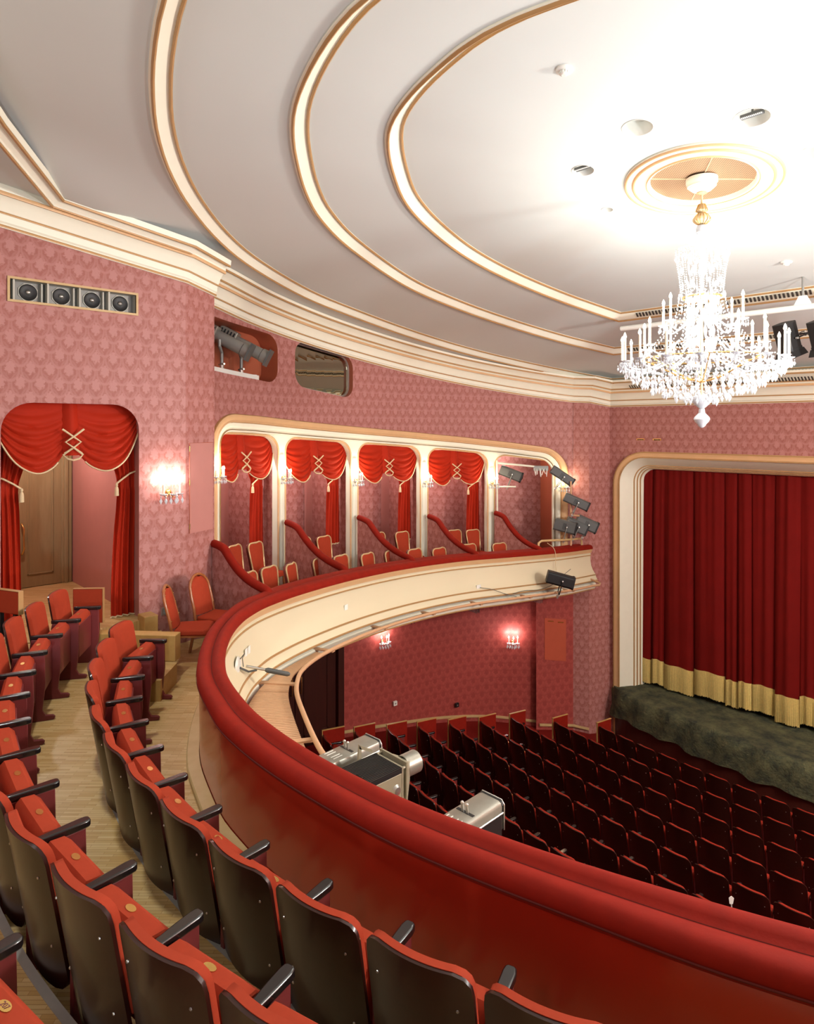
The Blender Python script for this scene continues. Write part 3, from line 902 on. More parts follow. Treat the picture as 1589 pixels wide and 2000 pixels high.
inside_edge = offo(RP, -0.385)
poly = inside_edge + [(-13.0, 14.7), (-13.0, -4.2), (5.5, -4.2), (5.5, 14.7)]
surface('floor_balcony', poly, [], lambda x, y, n: (x, y, zr(x, y) - 0.80 - 0.08 * min(1, max(0, (y - 4.3) / 0.4))), M['parquet'], grid=lattice(-13, 5.5, -4.2, 14.7, 0.7, 0.7))
poly = offo(RP, -0.03) + [(-13.0, 14.9), (-13.0, -4.2), (5.5, -4.2), (5.5, 14.9)]
surface('ceiling_under_balcony', poly, [], lambda x, y, n: (x, y, zr(x, y) - 1.055), M['cream'], grid=lattice(-13, 5.5, -4.2, 14.9, 0.7, 0.7))

C1 = (-3.9, 8.67); C2 = (-4.14, 8.42)
def arc(c, r, a0, a1, n): return [(c[0] + r * math.sin(R(a0 + (a1 - a0) * k / n)), c[1] - r * math.cos(R(a0 + (a1 - a0) * k / n))) for k in range(n + 1)]
e2 = [(XL, 3.75), (-7.57, 3.36), (-7.17, 3.0)] + arc(C1, 7.02, -30.5, 46, 80) + [(2.0, 4.1)]
e3 = [(XL, 2.0)] + arc(C2, 7.62, -36, 46, 80) + [(2.0, 3.3)]
e4 = [(XL, 1.0)] + arc(C2, 8.55, -32, 42, 60) + [(2.0, 2.4)]
for i, (e, z, zl) in enumerate(((e2, -2.77, -3.0), (e3, -2.56, -2.77), (e4, -2.35, -2.56))):
    surface('floor_step_%d' % (i + 1), e + [(2.0, -4.2), (XL, -4.2)], [], lambda x, y, n: (x, y, z), M['parquet'])
    mb = MB(); sweep(mb, e, [(0, zl), (0, z)], False, lambda x, y: 0)
    obj('riser', mb, M['black'] if i else M['oak'], bpy.data.objects['floor_step_%d' % (i + 1)])
    core = e[3:-1] if i == 0 else e[1:-1]
    mb = MB(); sweep(mb, core, [(0.006, z - 0.02), (0.006, z + 0.004), (-0.035, z + 0.004), (-0.035, z - 0.001)], False, lambda x, y: 0)
    obj('nosing', mb, M['nosing'], bpy.data.objects['floor_step_%d' % (i + 1)], label='grey metal edge strip')

# ------------------------------------------------------------------ stalls level
def zf(x, y): return -5.43 - 0.15 * y
surface('floor_stalls', [(-13.5, 1.0), (6, 1.0), (6, 15.4), (-13.5, 15.4)], [], lambda x, y, n: (x, y, zf(x, y)), M['carpet'])
LOW = [(-11.65, 5.0), (-11.55, 8.77), (-11.45, 10.2), (-11.25, 11.7), (-10.78, 12.9), (-10.0, 13.75)]
LOWS = LOW[:2] + spline(LOW[1:], 8)[1:]
wall_strip('wall_stalls', LOWS, -8.2, lambda x, y: -3.0, M['paper_low'])
wall_strip('wall_stalls', [(-10.0, 13.75), (-9.85, 13.55), (-9.38, 14.45)], -8.2, lambda x, y: -3.4, M['paper_low'])
wall_strip('wall_stalls', [(3.0, 1.0), (-11.65, 1.0), (-11.65, 5.0)], -8.2, lambda x, y: -3.0, M['paper_low'])
# pale wooden rail above the red dado
dado = spline([(-11.55, 8.85)] + LOW[2:] + [], 8)
mb = MB(); sweep(mb, dado, [(0.0, 0.0), (0.03, 0.0), (0.035, 0.03), (0.03, 0.06), (0.0, 0.06)], False, lambda x, y: zf(x, y) + 0.10)
obj('baseboard_stalls', mb, M['oak_strip'], kind='structure', smooth=40)
mb = MB(); sweep(mb, dado, [(0.012, -0.3), (0.012, 0.0)], False, lambda x, y: zf(x, y) + 0.10)
mb = MB(); sweep(mb, [(-9.80, 13.60), (-9.37, 14.42), (-9.0, 14.58)], [(0.0, 0.0), (0.03, 0.0), (0.035, 0.03), (0.03, 0.06), (0.0, 0.06)], False, lambda x, y: zf(x, y) + 0.10)
obj('baseboard_stalls', mb, M['oak_strip'], kind='structure', smooth=40)

# ------------------------------------------------------------------ proscenium frame, stage, apron
def pro_path(d, n=12):
    x0, x1, zt, r = -8.69 + d, 1.89 - d, -0.60 - d, max(0.2, 0.82 - d * 1.15)
    pts = [(x0, -8.0), (x0, -5.0), (x0, zt - r)]
    pts += [(x0 + r - r * math.cos(R(90 * k / n)), zt - r + r * math.sin(R(90 * k / n))) for k in range(1, n + 1)]
    pts += [(x1 - r + r * math.sin(R(90 * k / n)), zt - r + r * math.cos(R(90 * k / n))) for k in range(0, n + 1)]
    pts += [(x1, -5.0), (x1, -8.0)]
    return pts
def pro_strip(prof):
    mb = MB(); mb.grid([[(x, y, z) for x, z in pro_path(d)] for d, y in prof]); return mb
fr2 = obj('trim_10', pro_strip([(0.13, YS - 0.02), (0.16, YS + 0.03), (0.32, YS + 0.30), (0.33, YS + 0.33), (0.36, YS + 0.36), (0.37, YS + 0.42), (0.40, YS + 0.45), (0.41, YS + 0.52), (0.44, YS + 0.56), (0.45, YS + 0.9)]), M['cream'], kind='structure', smooth=35, label='cream proscenium frame')
obj('gilded_moulding', pro_strip([(-0.015, YS), (-0.015, YS - 0.05), (0.02, YS - 0.065), (0.09, YS - 0.045), (0.105, YS - 0.05), (0.13, YS - 0.03), (0.135, YS)]), M['peach'], fr2, smooth=35, label='pinkish gold outer moulding')
for d, y, w in ((0.0, YS - 0.06, 0.012), (0.125, YS - 0.04, 0.012), (0.335, YS + 0.335, 0.014), (0.375, YS + 0.42, 0.014), (0.41, YS + 0.50, 0.012)):
    obj('gold_bead', pro_strip([(d - w, y + 0.01), (d - w, y - w), (d + w, y - w), (d + w, y + 0.03)]), M['gold'], fr2, smooth=35)
ZST = -6.50
APR = [(-8.72, YS - 0.03), (-8.45, 15.03), (-7.9, 14.86), (-7.2, 14.72), (-6.0, 14.5), (-4.6, 14.36), (-3.4, 14.32), (-2.2, 14.36), (-0.8, 14.5), (0.4, 14.72), (1.1, 14.86), (1.65, 15.03), (1.92, YS - 0.03)]
apr = resample(spline(APR, 6), 80)
poly = apr + [(1.92, 17.2), (-8.72, 17.2)]
surface('floor_stage', poly, [], lambda x, y, n: (x, y, ZST - 0.06), M['black'])
mb = MB()
rows = []
back = [(-8.5 + 10.2 * k / 79, 16.6) for k in range(80)]
rnd = random.Random(3)
for j in range(14):
    t = j / 13
    rows.append([(a[0] + (b[0] - a[0]) * t, a[1] + (b[1] - a[1]) * t, ZST + 0.03 * rnd.random()) for a, b in zip(back, apr)])
for j, (n, dz) in enumerate(((-0.05, -0.05), (-0.09, -0.2), (-0.08, -0.42), (-0.1, -0.62))):
    N = normals2(apr)
    rows.append([(p[0] - q[0] * n * (1 + 0.6 * math.sin(p[0] * 9 + j)), p[1] - q[1] * n * (1 + 0.6 * math.sin(p[0] * 9 + j)), ZST + dz + 0.03 * math.sin(p[0] * 5.3)) for p, q in zip(apr, N)])
# normals2 is right of travel (towards the stage side here), so the drape hangs on the house side
mb.grid(rows)
tag(obj('stage_cover', mb, M['cover'], smooth=60), 'mottled dark green cloth covering the stage apron and hanging over its edge', 'stage cloth')
mb = MB(); sweep(mb, apr, [(-0.02, 0.0), (-0.02, -1.6)], False, lambda x, y: ZST - 0.06)
obj('wall_apron', mb, M['door_dark'], kind='structure')
wall_strip('wall_stage_back', [(-9.6, 15.4), (-9.6, 17.3), (3, 17.3), (3, 15.4)], -7, lambda x, y: 1.0, M['black'])

# ------------------------------------------------------------------ tip-up theatre seats
def seat_half(t, W, r, H, rb):
    """Half width at height t*H with rounded corners."""
    z = t * H
    w = W
    if z > H - r: w = W - r + math.sqrt(max(0.0, r * r - (z - H + r) ** 2))
    elif z < rb: w = W - rb + math.sqrt(max(0.0, rb * rb - (rb - z) ** 2))
    return w
def shell_y(s, z): return 0.03 - 0.12 * (z - 0.2) / 0.7 - 0.05 * (1 - s * s)
def pad(mb, W, z0, z1, r, rb, y_in, y_out, nt=12, ns=10, puff=0.0):
    """A slab following the curved back: front and back skins and a rim."""
    H = z1 - z0
    ts = [0.0, 0.02, 0.06, 0.12] + [0.12 + 0.76 * k / nt for k in range(1, nt)] + [0.88, 0.94, 0.98, 1.0]
    F = []; B = []
    for t in ts:
        w = max(0.02, seat_half(t, W, r, H, rb)); z = z0 + t * H
        rf = []; rb_ = []
        for k in range(ns + 1):
            s = -1 + 2 * k / ns
            x = s * w; sy = shell_y(x / 0.25, z)
            e = puff * (1 - abs(s) ** 4) * (1 - (2 * t - 1) ** 6)
            rf.append((x, sy + y_out + e, z)); rb_.append((x, sy + y_in, z))
        F.append(rf); B.append(rb_)
    nf = len(ts); nc = ns + 1
    b0 = mb.grid(F); b1 = mb.grid([list(reversed(q)) for q in B])
    for i in range(nf - 1):
        mb.f.append((b0 + i * nc, b0 + (i + 1) * nc, b1 + (i + 1) * nc + ns, b1 + i * nc + ns))
        mb.f.append((b0 + i * nc + ns, b1 + i * nc, b1 + (i + 1) * nc, b0 + (i + 1) * nc + ns))
    mb.f.append(tuple(b0 + k for k in range(nc)) + tuple(b1 + k for k in range(nc)))
    mb.f.append(tuple(b0 + (nf - 1) * nc + k for k in reversed(range(nc))) + tuple(b1 + (nf - 1) * nc + k for k in reversed(range(nc))))

def make_seat(name, label, group, armw=0.265, pad_top=0.898, pad_w=0.236, plush='seat_red'):
    t = thing(name, label, 'seat', group=group)
    mb = MB(); pad(mb, 0.248, 0.17, 0.895, 0.075, 0.10, -0.016, 0.0)
    sh = obj('back_shell', mb, M['dark_wood'], t, smooth=50)
    mb = MB()
    for x, z in ((-0.185, 0.74), (0.185, 0.74), (-0.185, 0.40), (0.185, 0.40)):
        y = shell_y(x / 0.25, z) - 0.016
        mb.lathe([(0.0, -0.005), (0.005, -0.004), (0.007, 0.0)], (x, y, z), 6, 'y')
    obj('bolts', mb, M['steel'], sh)
    mb = MB(); pad(mb, pad_w, 0.36, pad_top, 0.07, 0.05, 0.001, 0.038, puff=0.022)
    obj('backrest', mb, M[plush], t, smooth=50)
    # the folded seat: upholstered slab standing between the arms, board towards the row in front
    mb = MB()
    prof = [(0.055, 0.30), (0.06, 0.56), (0.07, 0.62), (0.095, 0.645), (0.165, 0.64), (0.20, 0.605), (0.207, 0.55), (0.195, 0.27), (0.12, 0.25)]
    rows = [[(x, y, z) for y, z in prof] for x in (-0.232, -0.225, 0.225, 0.232)]
    rows[0] = [(-0.232, 0.13 + (y - 0.13) * 0.93, 0.44 + (z - 0.44) * 0.96) for y, z in prof]
    rows[3] = [(0.232, 0.13 + (y - 0.13) * 0.93, 0.44 + (z - 0.44) * 0.96) for y, z in prof]
    b = mb.grid(rows, closed_u=True); k = len(prof)
    mb.f.append(tuple(b + i for i in range(k))); mb.f.append(tuple(b + 3 * k + i for i in reversed(range(k))))
    sc = obj('seat_cushion', mb, M[plush], t, smooth=40)
    mb = MB(); mb.box(-0.22, 0.22, 0.200, 0.214, 0.22, 0.575)
    obj('seat_board', mb, M['maroon'], sc, bevel=0.006, label='maroon underside board of the folded seat')
    mb = MB(); mb.prism([(0.034 * math.cos(2 * math.pi * q / 16), 0.017 * math.sin(2 * math.pi * q / 16) + 0.135) for q in range(16)], 'z', 0.640, 0.6455)
    obj('number_plate', mb, M['brass'], sc, label='small oval brass number plate')
    mb = MB(); arm_mesh(mb, -armw)
    obj('armrest', mb, M['black_arm'], t, bevel=0.008, smooth=40)
    mb = MB(); standard_mesh(mb, -armw)
    obj('side_standard', mb, M['maroon'], t, bevel=0.006, label='maroon side standard with a rounded toe')
    remember(t)
    return t
def arm_mesh(mb, x):
    prof = [(0.01, 0.018), (0.06, 0.021), (0.20, 0.029), (0.27, 0.031), (0.298, 0.027), (0.31, 0.016)]
    poly = [(x + w, y) for y, w in prof] + [(x - w, y) for y, w in reversed(prof)]
    mb.prism(poly, 'z', 0.622, 0.662)
def standard_mesh(mb, x):
    poly = [(0.0, 0.03), (0.02, 0.0), (0.30, 0.0), (0.36, 0.004), (0.375, 0.025), (0.355, 0.045), (0.29, 0.05), (0.265, 0.10), (0.29, 0.35), (0.285, 0.622), (0.02, 0.622), (0.0, 0.5)]
    mb.prism(poly, 'x', x - 0.018, x + 0.018)

def row_place(c, r, a):
    r = r - 0.16 * (max(0.0, -a - 8) / 22) ** 2          # the rows tighten towards their far end
    return (c[0] + r * math.sin(R(a)), c[1] - r * math.cos(R(a)))
seat = make_seat('theatre_chair', '-', 'red tip-up seats in the front balcony row')
def seat_row(c, r, z, a_right, pitch, n, where, group, first=False, turn=0.0, shift=0.0):
    for k in range(n):
        a = a_right - pitch * (k + 0.5)
        w = (max(0.0, -a - 8) / 20) ** 2          # towards the far end the row turns in faster than a circle
        a -= shift * w
        x, y = row_place(c, r, a)
        rz = a - turn * w
        far = n - k
        if far == 1: lab = 'red plush tip-up seat at the far end of the %s' % where
        elif k == 0: lab = 'dark-backed red tip-up seat nearest the bottom edge in the %s' % where
        else: lab = 'red plush tip-up seat, %s from the far end of the %s' % (ordinal(far), where)
        if first and k == 0:
            seat.location = (x, y, z); seat.rotation_euler = (0, 0, R(rz)); seat['label'] = lab; seat['group'] = group
        else:
            dup(seat, (x, y, z), R(rz), lab, group)
R1 = 7.09 - 0.09; R2 = 7.62 - 0.09
seat_row(C1, R1, -3.0, 22.65, 4.35, 12, 'front balcony row', 'red tip-up seats in the front balcony row', True, 16.0, 1.6)
seat_row(C2, R2, -2.77, 19.6, 4.25, 13, 'second balcony row', 'red tip-up seats in the second balcony row')
# third row: only the corner of one seat shows at the lower left
C3R = 8.19
x, y = row_place(C2, C3R, 11.6)
d3 = dup(seat, (x, y, -2.56), R(11.6), 'red tip-up seat with plate 207 cut by the lower left corner')
d3['group'] = 'red tip-up seats in the third balcony row'
txt = bpy.data.curves.new('numerals', 'FONT'); txt.body = '207'; txt.size = 0.026; txt.align_x = 'CENTER'; txt.align_y = 'CENTER'; txt.extrude = 0.0008
to = bpy.data.objects.new('numerals', txt); COL.objects.link(to)
bpy.context.view_layer.update()
tm = bpy.data.meshes.new_from_object(to.evaluated_get(bpy.context.evaluated_depsgraph_get()))
bpy.data.objects.remove(to)
tm.materials.clear(); tm.materials.append(M['maroon'])
for ch in d3.children:
    if ch.name.startswith('seat_cushion'):
        n_ = bpy.data.objects.new('seat_numeral', tm); COL.objects.link(n_); n_.parent = ch
        n_.location = (0, 0.135, 0.6458)
# red end panels that close the rows beside the door
def end_panel(name, loc, rz, label, h0, h1, w):
    t = thing(name, label, 'panel', loc, rz)
    mb = MB(); mb.box(-w / 2, w / 2, -0.025, 0.025, h0, h1)
    obj('upholstered_board', mb, M['seat_red'], t, bevel=0.012)
    mb = MB(); mb.box(w / 2, w / 2 + 0.005, -0.028, 0.028, h0, h1); mb.box(-w / 2, w / 2 + 0.005, -0.028, 0.028, h1, h1 + 0.005)
    obj('edge_strip', mb, M['gold'], t)
    mb = MB(); mb.box(-w / 2 + 0.05, -w / 2 + 0.09, -0.02, 0.02, 0.0, h0); mb.box(w / 2 - 0.09, w / 2 - 0.05, -0.02, 0.02, 0.0, h0)
    obj('foot', mb, M['black'], t)
end_panel('row_end_panel', (-8.66, 2.72, -2.77), R(50), 'square red velvet panel closing the far end of the second balcony row', 0.37, 0.79, 0.36)
end_panel('row_end_panel', (-7.93, 1.70, -2.56), R(25), 'red velvet panel at the left edge before the tied-back door drape', 0.62, 0.86, 0.36)

# ------------------------------------------------------------------ stalls seating
stall = make_seat('stalls_chair', '-', 'dark-backed stalls seats', 0.266, 0.896, 0.205, 'stalls_red')
for ch in stall.children:
    if ch.name.startswith('armrest'): ch.scale = (1, 1, 1)
ROWS = [(12.72, -7.85), (11.82, -8.50), (10.92, -9.12), (10.03, -9.28), (9.22, -9.46), (8.45, -9.65), (7.72, -9.80), (6.98, -9.98), (6.28, -10.1)]
LIM = [-3.1, -2.9, -2.7, -2.5, -2.3, -2.6, -2.9, -3.3, -3.8]
first = True
SC = 0.94
panel_me = None
for i, ((ya, xl), lim) in enumerate(zip(ROWS, LIM)):
    cc = (-3.6, ya + 19.5); rr = 19.5
    a = math.degrees(math.asin((xl - cc[0]) / rr)); da = math.degrees(0.502 / rr)
    k = 0
    where = 'first row before the stage' if i == 0 else '%s row back from the stage' % ordinal(i + 1)
    while True:
        ac = a + da * (k + 0.5)
        x, y = cc[0] + rr * math.sin(R(ac)), cc[1] - rr * math.cos(R(ac))
        if x > lim: break
        lab = 'dark-backed stalls seat at the left aisle end of the %s' % where if k == 0 else 'dark-backed stalls seat, %s from the left aisle in the %s' % (ordinal(k + 1), where)
        loc = (x, y, zf(x, y))
        if first:
            stall.location = loc; stall.rotation_euler = (0, 0, R(ac)); stall['label'] = lab
            stall.scale = (SC, SC, SC); st = stall; first = False
        else:
            st = dup(stall, loc, R(ac), lab)
        if k == 0:
            if panel_me is None:
                mb = MB(); mb.box(-0.30, -0.275, -0.10, 0.36, 0.04, 0.93)
                po = obj('end_panel', mb, M['velvet'], st, bevel=0.01); panel_me = po.data
                mb = MB(); mb.box(-0.305, -0.27, -0.112, -0.10, 0.04, 0.94); mb.box(-0.305, -0.27, -0.112, 0.36, 0.93, 0.942)
                pe = obj('panel_edge', mb, M['oak'], po, label='pale wooden edge of the end panel')
            else:
                c = po.copy(); COL.objects.link(c); c.parent = st
                d = pe.copy(); COL.objects.link(d); d.parent = c
        k += 1

# ------------------------------------------------------------------ box chairs
def make_box_chair():
    t = thing('box_chair', '-', 'chair', group='gilt-edged red chairs in the boxes')
    mb = MB()
    def back(z, s):      # tapered, rounded, gently raked back; local -Y is the back
        f = (z - 0.46) / 0.52
        W = 0.165 + 0.055 * f
        return W, -0.20 - 0.09 * f
    ts = [0, 0.15, 0.3, 0.45, 0.6, 0.72, 0.80, 0.87, 0.93, 0.97, 1.0]
    F = []; B = []
    for q in ts:
        z = 0.46 + 0.52 * q; W, y = back(z, 0); H = 0.52; r = 0.10; zz = q * H
        w = W if zz < H - r else W - r + math.sqrt(max(0, r * r - (zz - H + r) ** 2))
        F.append([(-w, y + 0.015, z), (-w * 0.6, y + 0.035, z), (0, y + 0.045, z), (w * 0.6, y + 0.035, z), (w, y + 0.015, z)])
        B.append([(w, y - 0.035, z), (w * 0.5, y - 0.045, z), (0, y - 0.048, z), (-w * 0.5, y - 0.045, z), (-w, y - 0.035, z)])
    b0 = mb.grid(F)
    mb.f.append(tuple(b0 + 50 + k for k in reversed(range(5))))
    obj('backrest', mb, M['seat_red'], t, smooth=40)
    mb = MB()
    b1 = mb.grid(B)
    for i in range(10):
        mb.add([F[i][0], F[i + 1][0], B[i + 1][4], B[i][4]], [(0, 1, 2, 3)]); mb.add([F[i][4], B[i][0], B[i + 1][0], F[i + 1][4]], [(0, 1, 2, 3)])
    mb.add([F[10][0], F[10][4], B[10][0], B[10][4]], [(0, 1, 2, 3)])
    obj('back_frame', mb, M['chair_side'], t, label='brown rear and sides of the chair back')
    mb = MB()
    path = [F[i][0] for i in range(11)] + [F[10][2]] + [F[i][4] for i in range(10, -1, -1)]
    path = [(x * 0.985, y + 0.006, z) for x, y, z in path]
    mb.tube(path, 0.014, 6)
    obj('gilt_edging', mb, M['nail_trim'], t, smooth=60, label='pale gilt nail-head edging')
    mb = MB()
    poly = [(-0.19, -0.20), (0.19, -0.20), (0.225, 0.20), (0.19, 0.235), (-0.19, 0.235), (-0.225, 0.20)]
    mb.prism(poly, 'z', 0.40, 0.485)
    obj('seat', mb, M['seat_red'], t, bevel=0.02, smooth=40)
    for x, y in ((-0.19, 0.20), (0.19, 0.20), (-0.17, -0.20), (0.17, -0.20)):
        mb = MB(); mb.tube([(x, y, 0.40), (x * 1.02, y * 1.08, 0.0)], [0.02, 0.012], 6)
        obj('leg', mb, M['chair_wood'], t)
    remember(t)
    return t
chair = make_box_chair()
CH = [   # x, y, facing, label
    (-10.02, 5.69, 30, 'rear left red chair with gilt edging in the first box'), (-10.19, 6.17, 24, 'rear right red chair with gilt edging in the first box'),
    (-8.72, 5.17, 20, 'front left red chair half hidden by the first box rail'), (-9.02, 5.73, 22, 'front middle red chair behind the first box rail'), (-9.17, 6.27, 34, 'front right red chair behind the first box rail'),
    (-10.42, 7.30, 14, 'rear left red chair in the second box beside its column'), (-10.47, 7.82, 14, 'rear right red chair in the second box'),
    (-9.40, 6.98, 12, 'front left red chair mostly hidden by the second partition'), (-9.50, 7.50, 14, 'front middle red chair behind the second box rail'), (-9.50, 8.14, 16, 'front right red chair behind the second box rail'),
    (-10.55, 9.25, 4, 'rear left red chair in the third box'), (-10.52, 9.92, 4, 'rear right red chair in the third box'),
    (-9.60, 8.82, 4, 'front left red chair mostly hidden by the third partition'), (-9.55, 9.38, 4, 'front middle red chair behind the third box rail'), (-9.45, 9.99, 4, 'front right red chair behind the third box rail'),
    (-10.35, 11.36, -8, 'rear left red chair in the fourth box'), (-10.25, 11.9, -8, 'rear right red chair in the fourth box'),
    (-9.62, 11.05, -8, 'front left red chair peeping over the fourth box rail'), (-9.46, 11.92, -8, 'front right red chair behind the fourth box rail'),
]
for i, (x, y, f, lab) in enumerate(CH):
    rear = x < wall_at(y)[0] + 0.75
    z = zr(x, y) - (0.66 if rear else 0.88)
    if i == 0:
        chair.location = (x, y, z); chair.rotation_euler = (0, 0, R(f - 90)); chair['label'] = lab
    else: dup(chair, (x, y, z), R(f - 90), lab)
# raised rear platform of the boxes
yy = [4.7 + k * 0.3 for k in range(33)]
mb = MB(); mb.grid([[W3(min(y, 14.3), zr(0, y) - 0.80, 0.72) for y in yy], [W3(min(y, 14.3), zr(0, y) - 0.66, 0.72) for y in yy], [W3(min(y, 14.3), zr(0, y) - 0.66, -DR) for y in yy]])
obj('floor_box_platform', mb, M['carpet'], kind='structure')

# partitions between the boxes, each with a red velvet capping that swoops down to the rail
def partition(A, B, zA, label):
    zB = zr(*B) + 0.0
    t = thing('box_partition', label, 'partition', (0, 0, 0), group='papered partitions between the boxes')
    prof = [(0.0, 1.0), (0.06, 0.985), (0.13, 0.955), (0.19, 0.91), (0.24, 0.82), (0.30, 0.69), (0.38, 0.54), (0.48, 0.385), (0.60, 0.25), (0.72, 0.155), (0.84, 0.09), (0.93, 0.05), (0.97, 0.0), (1.0, -0.10)]
    prof = [(q[0], q[1]) for q in spline(prof, 3)]
    top_ = [(A[0] + (B[0] - A[0]) * s, A[1] + (B[1] - A[1]) * s, zB + (zA - zB) * h) for s, h in prof]
    d = Vector((B[0] - A[0], B[1] - A[1], 0)); L = d.length; d.normalize(); nn = Vector((-d.y, d.x, 0)) * 0.035
    mb = MB(); uv = []
    for sgn in (1, -1):
        mb.grid([[(p[0] + nn.x * sgn, p[1] + nn.y * sgn, zB - 1.2) for p in top_], [(p[0] + nn.x * sgn, p[1] + nn.y * sgn, p[2]) for p in top_]])
        uv += [(s * L, zB - 1.2) for s, h in prof] + [(s * L, p[2]) for (s, h), p in zip(prof, top_)]
    obj('panel', mb, M['paper'], t, uvmap=uv, fixn=False, label='pink damask covered panel')
    mb = MB(); mb.tube(top_, [0.062] * (len(top_) - 4) + [0.066, 0.07, 0.07, 0.07], 8)
    obj('velvet_capping', mb, M['velvet'], t, smooth=60)
PT = [((-9.17, 4.64), (-7.95, 4.84), -1.72), ((-10.66, 6.865), (-8.84, 6.86), -1.78), ((-10.90, 8.785), (-9.16, 8.71), -1.89), ((-10.78, 10.74), (-9.08, 10.49), -2.03), ((-10.33, 12.555), (-8.98, 12.56), -2.07)]
PL = ['curved damask partition before the first box, beside the wall corner', 'curved damask partition between the first and second boxes', 'curved damask partition between the second and third boxes',
      'curved damask partition between the third and fourth boxes', 'curved damask partition between the fourth box and the lighting box']
for (A, B, z), lab in zip(PT, PL): partition(A, B, z, lab)

# ------------------------------------------------------------------ two stacking chairs by the rail
def arch_chair(loc, rz, label):
    t = thing('banquet_chair', label, 'chair', loc, rz, 'arched gilt-framed chairs beside the rail')
    def ypos(z): return -0.20 - 0.13 * max(0, (z - 0.45)) / 0.5 if z > 0.45 else -0.20 - 0.10 * (0.45 - z) / 0.45
    path = []
    w = 0.205
    for z in (0.0, 0.2, 0.42, 0.6, 0.75): path.append((-w, ypos(z), z))
    for k in range(1, 10):
        a = R(180 - 18 * k); path.append((w * math.cos(a), ypos(0.80 + 0.2 * math.sin(a)), 0.80 + 0.2 * math.sin(a)))
    for z in (0.75, 0.6, 0.42, 0.2, 0.0): path.append((w, ypos(z), z))
    mb = MB(); mb.tube(path, 0.020, 8)
    obj('frame', mb, M['chair_wood'], t, smooth=60, label='arched tubular gilt frame')
    mb = MB()
    for x, y, z in path[3:-3]:
        mb.octa((x, y + 0.021, z), 0.007, 0.007)
    obj('stud_row', mb, M['brass'], t)
    mb = MB()
    zs = [0.50, 0.6, 0.7, 0.8, 0.86, 0.91, 0.95, 0.975]
    rows = []; rb_ = []
    for z in zs:
        ww = 0.19 if z < 0.8 else math.sqrt(max(0.0004, 0.19 ** 2 - ((z - 0.8) * 1.06) ** 2))
        rows.append([(-ww, ypos(z) + 0.0, z), (-ww * 0.6, ypos(z) + 0.035, z), (0, ypos(z) + 0.042, z), (ww * 0.6, ypos(z) + 0.035, z), (ww, ypos(z), z)])
        rb_.append([(ww, ypos(z), z), (ww * 0.6, ypos(z) - 0.02, z), (0, ypos(z) - 0.024, z), (-ww * 0.6, ypos(z) - 0.02, z), (-ww, ypos(z), z)])
    mb.grid(rows); mb.grid(rb_)
    obj('backrest', mb, M['seat_red'], t, smooth=60)
    mb = MB(); mb.prism([(-0.2, -0.2), (0.2, -0.2), (0.225, 0.18), (0.17, 0.235), (-0.17, 0.235), (-0.225, 0.18)], 'z', 0.41, 0.49)
    obj('seat', mb, M['seat_red'], t, bevel=0.025, smooth=40)
    mb = MB(); mb.tube([(-0.19, 0.2, 0.40), (0.19, 0.2, 0.40), (0.19, -0.19, 0.40), (-0.19, -0.19, 0.40)], 0.014, 6, closed=True)
    obj('seat_rail', mb, M['chair_wood'], t)
    for x in (-0.19, 0.19):
        mb = MB(); mb.tube([(x, 0.20, 0.41), (x * 1.03, 0.225, 0.0)], 0.016, 8)
        obj('leg', mb, M['chair_wood'], t, smooth=60)
arch_chair((-8.04, 3.78, -3.0), R(-36), 'arched gilt-framed red chair standing nearer the seat row')
arch_chair((-8.30, 4.26, -3.0), R(-62), 'arched gilt-framed red chair pushed in behind its twin at the rail')

# oak step side and post below the door drape
t = thing('oak_kerb', 'light oak step side board below the door drape', 'kerb', (-7.62, 3.36, -2.77), R(42))
mb = MB(); mb.prism([(0.0, 0.0), (0.0, 0.31), (-1.1, 0.31), (-1.1, 0.0)], 'y', 0.0, 0.16)
obj('board', mb, M['oak'], t, bevel=0.01)
t = thing('oak_post', 'short square oak block at the foot of the right door drape', 'block', (-8.78, 3.50, -2.77), 0)
mb = MB(); mb.box(-0.12, 0.12, -0.09, 0.09, 0.0, 0.30)
obj('block', mb, M['oak'], t, bevel=0.01)

